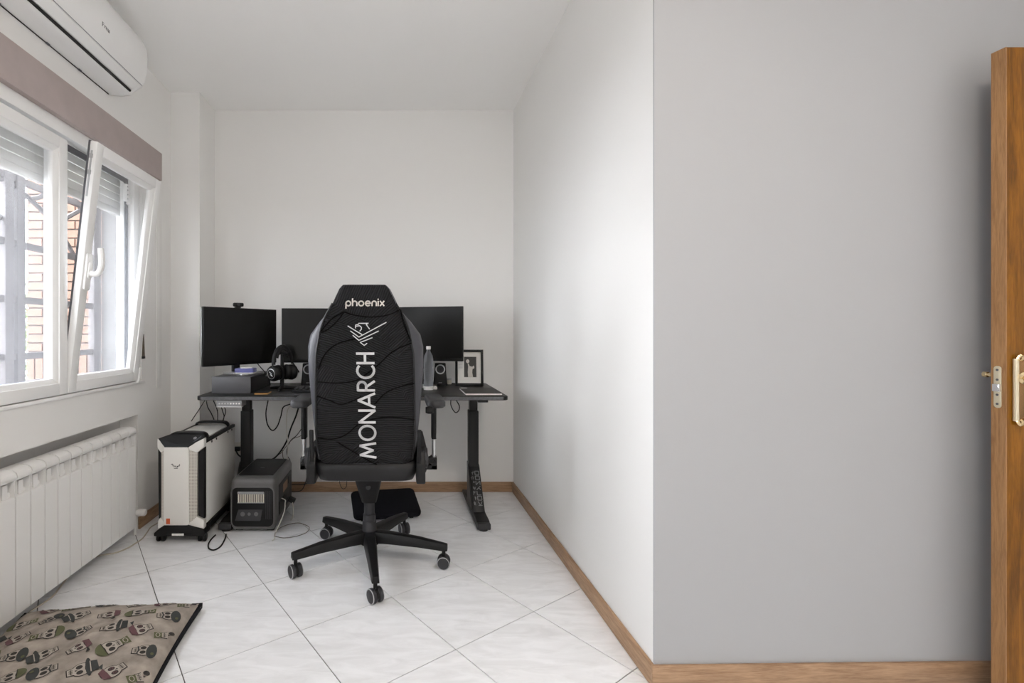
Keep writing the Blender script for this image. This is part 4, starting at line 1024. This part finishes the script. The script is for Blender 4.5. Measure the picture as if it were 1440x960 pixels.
cable('cable', 'thin brown cable dangling over the back of the power station', [P(397, 632, 3.36), P(398, 643, 3.36), P(402, 650, 3.34), P(404, 660, 3.32)], .0024, M_cableb)
for lab, q, Y in (('thin cable slanting from the desk corner to the pillar', [(288, 563), (281, 574), (275, 583), (269, 592)], 3.05),
                  ('black cable falling from the desk corner onto the computer top', [(290, 563), (292, 572), (297, 581), (301, 590)], 2.96),
                  ('black cable beside the desk control panel', [(300, 563), (304, 572), (306, 580), (306, 591)], 2.95),
                  ('black cable left of the desk leg behind the control panel', [(311, 571), (313, 578), (315, 585), (313, 592)], 2.96),
                  ('short curved cable next to the desk leg above the computer', [(315, 571), (317, 576), (317, 581), (315, 586), (314, 592)], 3.0)):
    cable('cable', lab, [P(a, b, Y) for a, b in q], .0028, M_cable)
cable('cable', 'black cord running from behind the monitor riser down to the desk top', [P(362, 511, 3.2), P(368, 518, 3.18), P(376, 527, 3.12), P(378, 533, 3.08), P(380, 541, 3.06)], .003, M_cable)
cable('cable', 'tied black cable loop hanging under the desk beside its bare leg', Z([(634, 561), (634, 569), (637, 576), (641, 580), (645, 577), (646, 571), (643, 565), (640, 560)], 2.98), .003, M_cable)
def floorline(q, z): return [FL(a, b, z) for a, b in q]
cable('cable', 'black cable looped on the floor before the computer tower', floorline([(318, 751), (316, 758), (310, 768), (301, 773), (294, 771), (293, 765), (297, 758), (303, 752)], .004), .004, M_cable)
cable('cable', 'white cord on the floor from the radiator to the computer tower', floorline([(30, 868), (48, 856), (62, 847), (74, 838), (84, 826), (100, 806), (118, 790), (137, 782), (150, 779), (162, 777), (178, 771), (190, 764), (200, 757), (207, 748), (212, 741), (222, 735)], .0035), .0035, M_cord)
a_ = [P(391, 697, 2.88), P(398, 699, 2.86), P(401, 707, 2.84), P(400, 718, 2.82), P(395, 732, 2.78)] + floorline([(388, 748), (386, 757), (383, 760)], .003)
a_[0] = Vector((-.699, 2.90, .155)); a_[1] = Vector((-.672, 2.88, .150))
cable('cable', 'white charging cable bending out of the power station side', a_, .003, M_cablew)
cable('cable', 'thin brown cable coiled on the floor beside the power station', floorline([(386, 757), (388, 747), (400, 739), (418, 735), (430, 738), (435, 742), (430, 749), (415, 754), (400, 756), (387, 754)], .003), .0017, M_cableb)
cable('cable', 'short white cable hanging from the power station plug', [Vector((-.668, 3.05, .085)), Vector((-.655, 3.02, .05)), Vector((-.652, 2.99, .012)), Vector((-.655, 2.95, .004))], .0035, M_cablew)
cable('cable', 'black cable running along the back baseboard to the power station', [P(440, 677, 3.44), P(430, 680, 3.44), P(420, 681, 3.44), P(408, 681, 3.44)], .003, M_cable)
cable('cable', 'black cable drooping behind the chair hinge onto the floor', [P(432, 668, 3.38), P(429, 680, 3.39), P(424, 689, 3.40), P(416, 691, 3.40), P(408, 691, 3.40)], .003, M_cable)
cable('cable', 'small cable loop hanging before the baseboard beside the chair stem', [P(478, 668, 3.4), P(478, 680, 3.4), P(482, 687, 3.4), P(487, 684, 3.4), P(488, 672, 3.4)], .0024, M_cable)

# ------------------------------------------------------------------ patterned floor cushion
cu = thing('floor_cushion', 'beige skull print floor cushion with black edge beside the radiator', 'cushion', (-1.112, 1.605, 0), R(6))
CXH, CYH = .340, .36
def cz(u, v):                                   # cushion height over local x, y
    a, b = min(1, abs(u) / CXH), min(1, abs(v) / CYH)
    e = max(0, (1 - a ** 3.2)) ** .5 * max(0, (1 - b ** 3.2)) ** .5
    wr = .008 * sin(9 * u + 6 * v) * sin(5 * v - 3 * u + 1) + .005 * sin(21 * u - 13 * v)
    return .030 + e * (.062 + wr)
def outline(u, v):                              # pinch the sides a little between the corners
    return (u * (1 - .055 * (1 - (v / CYH) ** 2)), v * (1 - .03 * (1 - (u / CXH) ** 2)))
N_ = 36
rings = []
for i in range(N_ + 1):
    v = -CYH + 2 * CYH * i / N_
    rings.append([(*outline(-CXH + 2 * CXH * k / N_, v), cz(-CXH + 2 * CXH * k / N_, v)) for k in range(N_ + 1)])
bm = bmesh.new(); loft(bm, rings, closed=False); top = obj('cover', bm, M_fabric, cu, smooth=80)
edge = [(t, -CYH) for t in [-CXH + 2 * CXH * k / 16 for k in range(16)]] + [(CXH, t) for t in [-CYH + 2 * CYH * k / 16 for k in range(16)]] + [(-t, CYH) for t in [-CXH + 2 * CXH * k / 16 for k in range(16)]] + [(-CXH, -t) for t in [-CYH + 2 * CYH * k / 16 for k in range(16)]]
r1 = [outline(*p) for p in edge]
bm = bmesh.new(); loft(bm, [[(a * .965, b * .965, 0) for a, b in r1], [(a * 1.004, b * 1.004, .010) for a, b in r1], [(a * 1.008, b * 1.008, .031) for a, b in r1], [(a * .985, b * .985, .034) for a, b in r1]])
obj('black_base', bm, M_fleece, cu, smooth=60)
PR = {k: bmesh.new() for k in 'dopml'}
def put(k, pts, o, rot, s, lift):
    b_ = PR[k]; vs = []
    for a, b in pts:
        x, y = o[0] + s * (a * cos(rot) - b * sin(rot)), o[1] + s * (a * sin(rot) + b * cos(rot))
        if abs(x) > CXH * .985 or abs(y) > CYH * .985: return
        vs.append((x, y))
    cxx, cyy = sum(p[0] for p in vs) / len(vs), sum(p[1] for p in vs) / len(vs)
    P3 = lambda x, y: (*outline(x, y), cz(x, y) + lift)
    c = b_.verts.new(P3(cxx, cyy)); w_ = [b_.verts.new(P3(*p)) for p in vs]
    for i in range(len(w_)): b_.faces.new((c, w_[i], w_[(i + 1) % len(w_)]))
def band(k, pts, wd, o, rot, s, lift):
    for (a, b), (c, d) in zip(pts, pts[1:]):
        l = math.hypot(c - a, d - b) or 1; nx, ny = -(d - b) / l * wd / 2, (c - a) / l * wd / 2
        put(k, [(a - nx, b - ny), (c - nx, d - ny), (c + nx, d + ny), (a + nx, b + ny)], o, rot, s, lift)
rr = random.Random(11)
def skull(o, rot, s, kind):
    put('l', arc(0, .12, .50, .52, 0, 340, 16), o, rot, s, .0016); put('p', arc(0, .12, .45, .47, 0, 340, 16), o, rot, s, .0022)
    put('l', [(-.30, -.25), (.30, -.25), (.26, -.62), (-.26, -.62)], o, rot, s, .0016); put('p', [(-.25, -.22), (.25, -.22), (.21, -.57), (-.21, -.57)], o, rot, s, .0023)
    for e in (-.2, .2):
        put('l', arc(e, .02, .15, .17, 0, 330, 10), o, rot, s, .0028)
        if kind == 1: band('m', arc(e, .02, .07, .09, 0, 360, 8), .04, o, rot, s, .0034)
    put('l', [(-.06, -.2), (.06, -.2), (0, -.06)], o, rot, s, .0028)
    for q in (-.12, -.04, .04, .12): band('l', [(q, -.3), (q, -.5)], .03, o, rot, s, .0028)
    band('l', [(-.2, -.4), (.2, -.4)], .03, o, rot, s, .0028)
    band('l', [(-.34, .42), (-.1, .3), (.1, .3), (.34, .42)], .035, o, rot, s, .0028)
    if kind == 0:                               # brimmed hat
        put('d', arc(0, .46, .72, .16, 0, 340, 16), o, rot, s, .0034); put('d', [(-.46, .46), (.46, .46), (.40, .95), (-.36, .90)], o, rot, s, .0036); band('p', [(-.42, .55), (.42, .55)], .05, o, rot, s, .0042)
    elif kind == 1:                             # red bandana
        put('m', [(-.5, .3), (.5, .3), (.34, .62), (-.34, .62)], o, rot, s, .0034); put('d', [(.45, .35), (.85, .15), (.8, .4)], o, rot, s, .0034)
    elif kind == 2:                             # olive cap
        put('o', arc(0, .32, .52, .46, 0, 180, 12), o, rot, s, .0034); band('l', [(-.5, .34), (.5, .34)], .05, o, rot, s, .0042); put('o', [(-.2, -.55), (.2, -.55), (.3, -1.0), (-.3, -1.0)], o, rot, s, .003); band('p', arc(0, -.78, .18, .12, 0, 360, 10), .04, o, rot, s, .0036)
    else:                                       # beret and moustache
        put('d', arc(.12, .5, .62, .30, 0, 340, 14), o, rot, s, .0034); put('o', arc(.35, .55, .12, .1, 0, 330, 8), o, rot, s, .004); band('d', [(-.34, -.3), (0, -.22), (.34, -.3)], .08, o, rot, s, .0034)
for r_ in range(7):
    for c_ in range(7):
        o = (-.325 + c_ * .108 + (.05 if r_ % 2 else 0), -.315 + r_ * .106)
        if abs(o[0]) > CXH or abs(o[1]) > CYH: continue
        skull(o, R([-62, 118, -58, 125][(r_ + c_) % 4] + rr.uniform(-14, 14)), .060 * rr.uniform(.94, 1.06), (r_ * 2 + c_) % 4)
for k, m, nm in (('l', M_pl, 'printed_outlines'), ('p', M_pp, 'printed_skulls'), ('d', M_pd, 'printed_slate_hats'), ('o', M_po, 'printed_olive_caps'), ('m', M_pm, 'printed_plum_patches')):
    o = obj(nm, PR[k], m, top, smooth=0); o['kind'] = 'stuff'

# ------------------------------------------------------------------ room lamp behind the camera and hall lamp
def ceiling_lamp(label, x, y, r):
    t = thing('ceiling_lamp', label, 'lamp', (x, y, ZC))
    bm = bmesh.new(); turned(bm, (0, 0, 0), (0, 0, -1), [(0, r + .01), (.03, r + .01), (.035, r)], 32); obj('rim', bm, M_lampbody, t)
    bm = bmesh.new(); turned(bm, (0, 0, -.0345), (0, 0, -1), [(0, r - .004), (.03, r * .92), (.05, r * .7), (.06, r * .3)], 32); obj('diffuser', bm, M_lampglass, t)
ceiling_lamp('round opal ceiling lamp in the middle of the room', 0.75, 0.1, .22)
ceiling_lamp('round opal ceiling lamp in the hallway', 3.4, 1.1, .12)
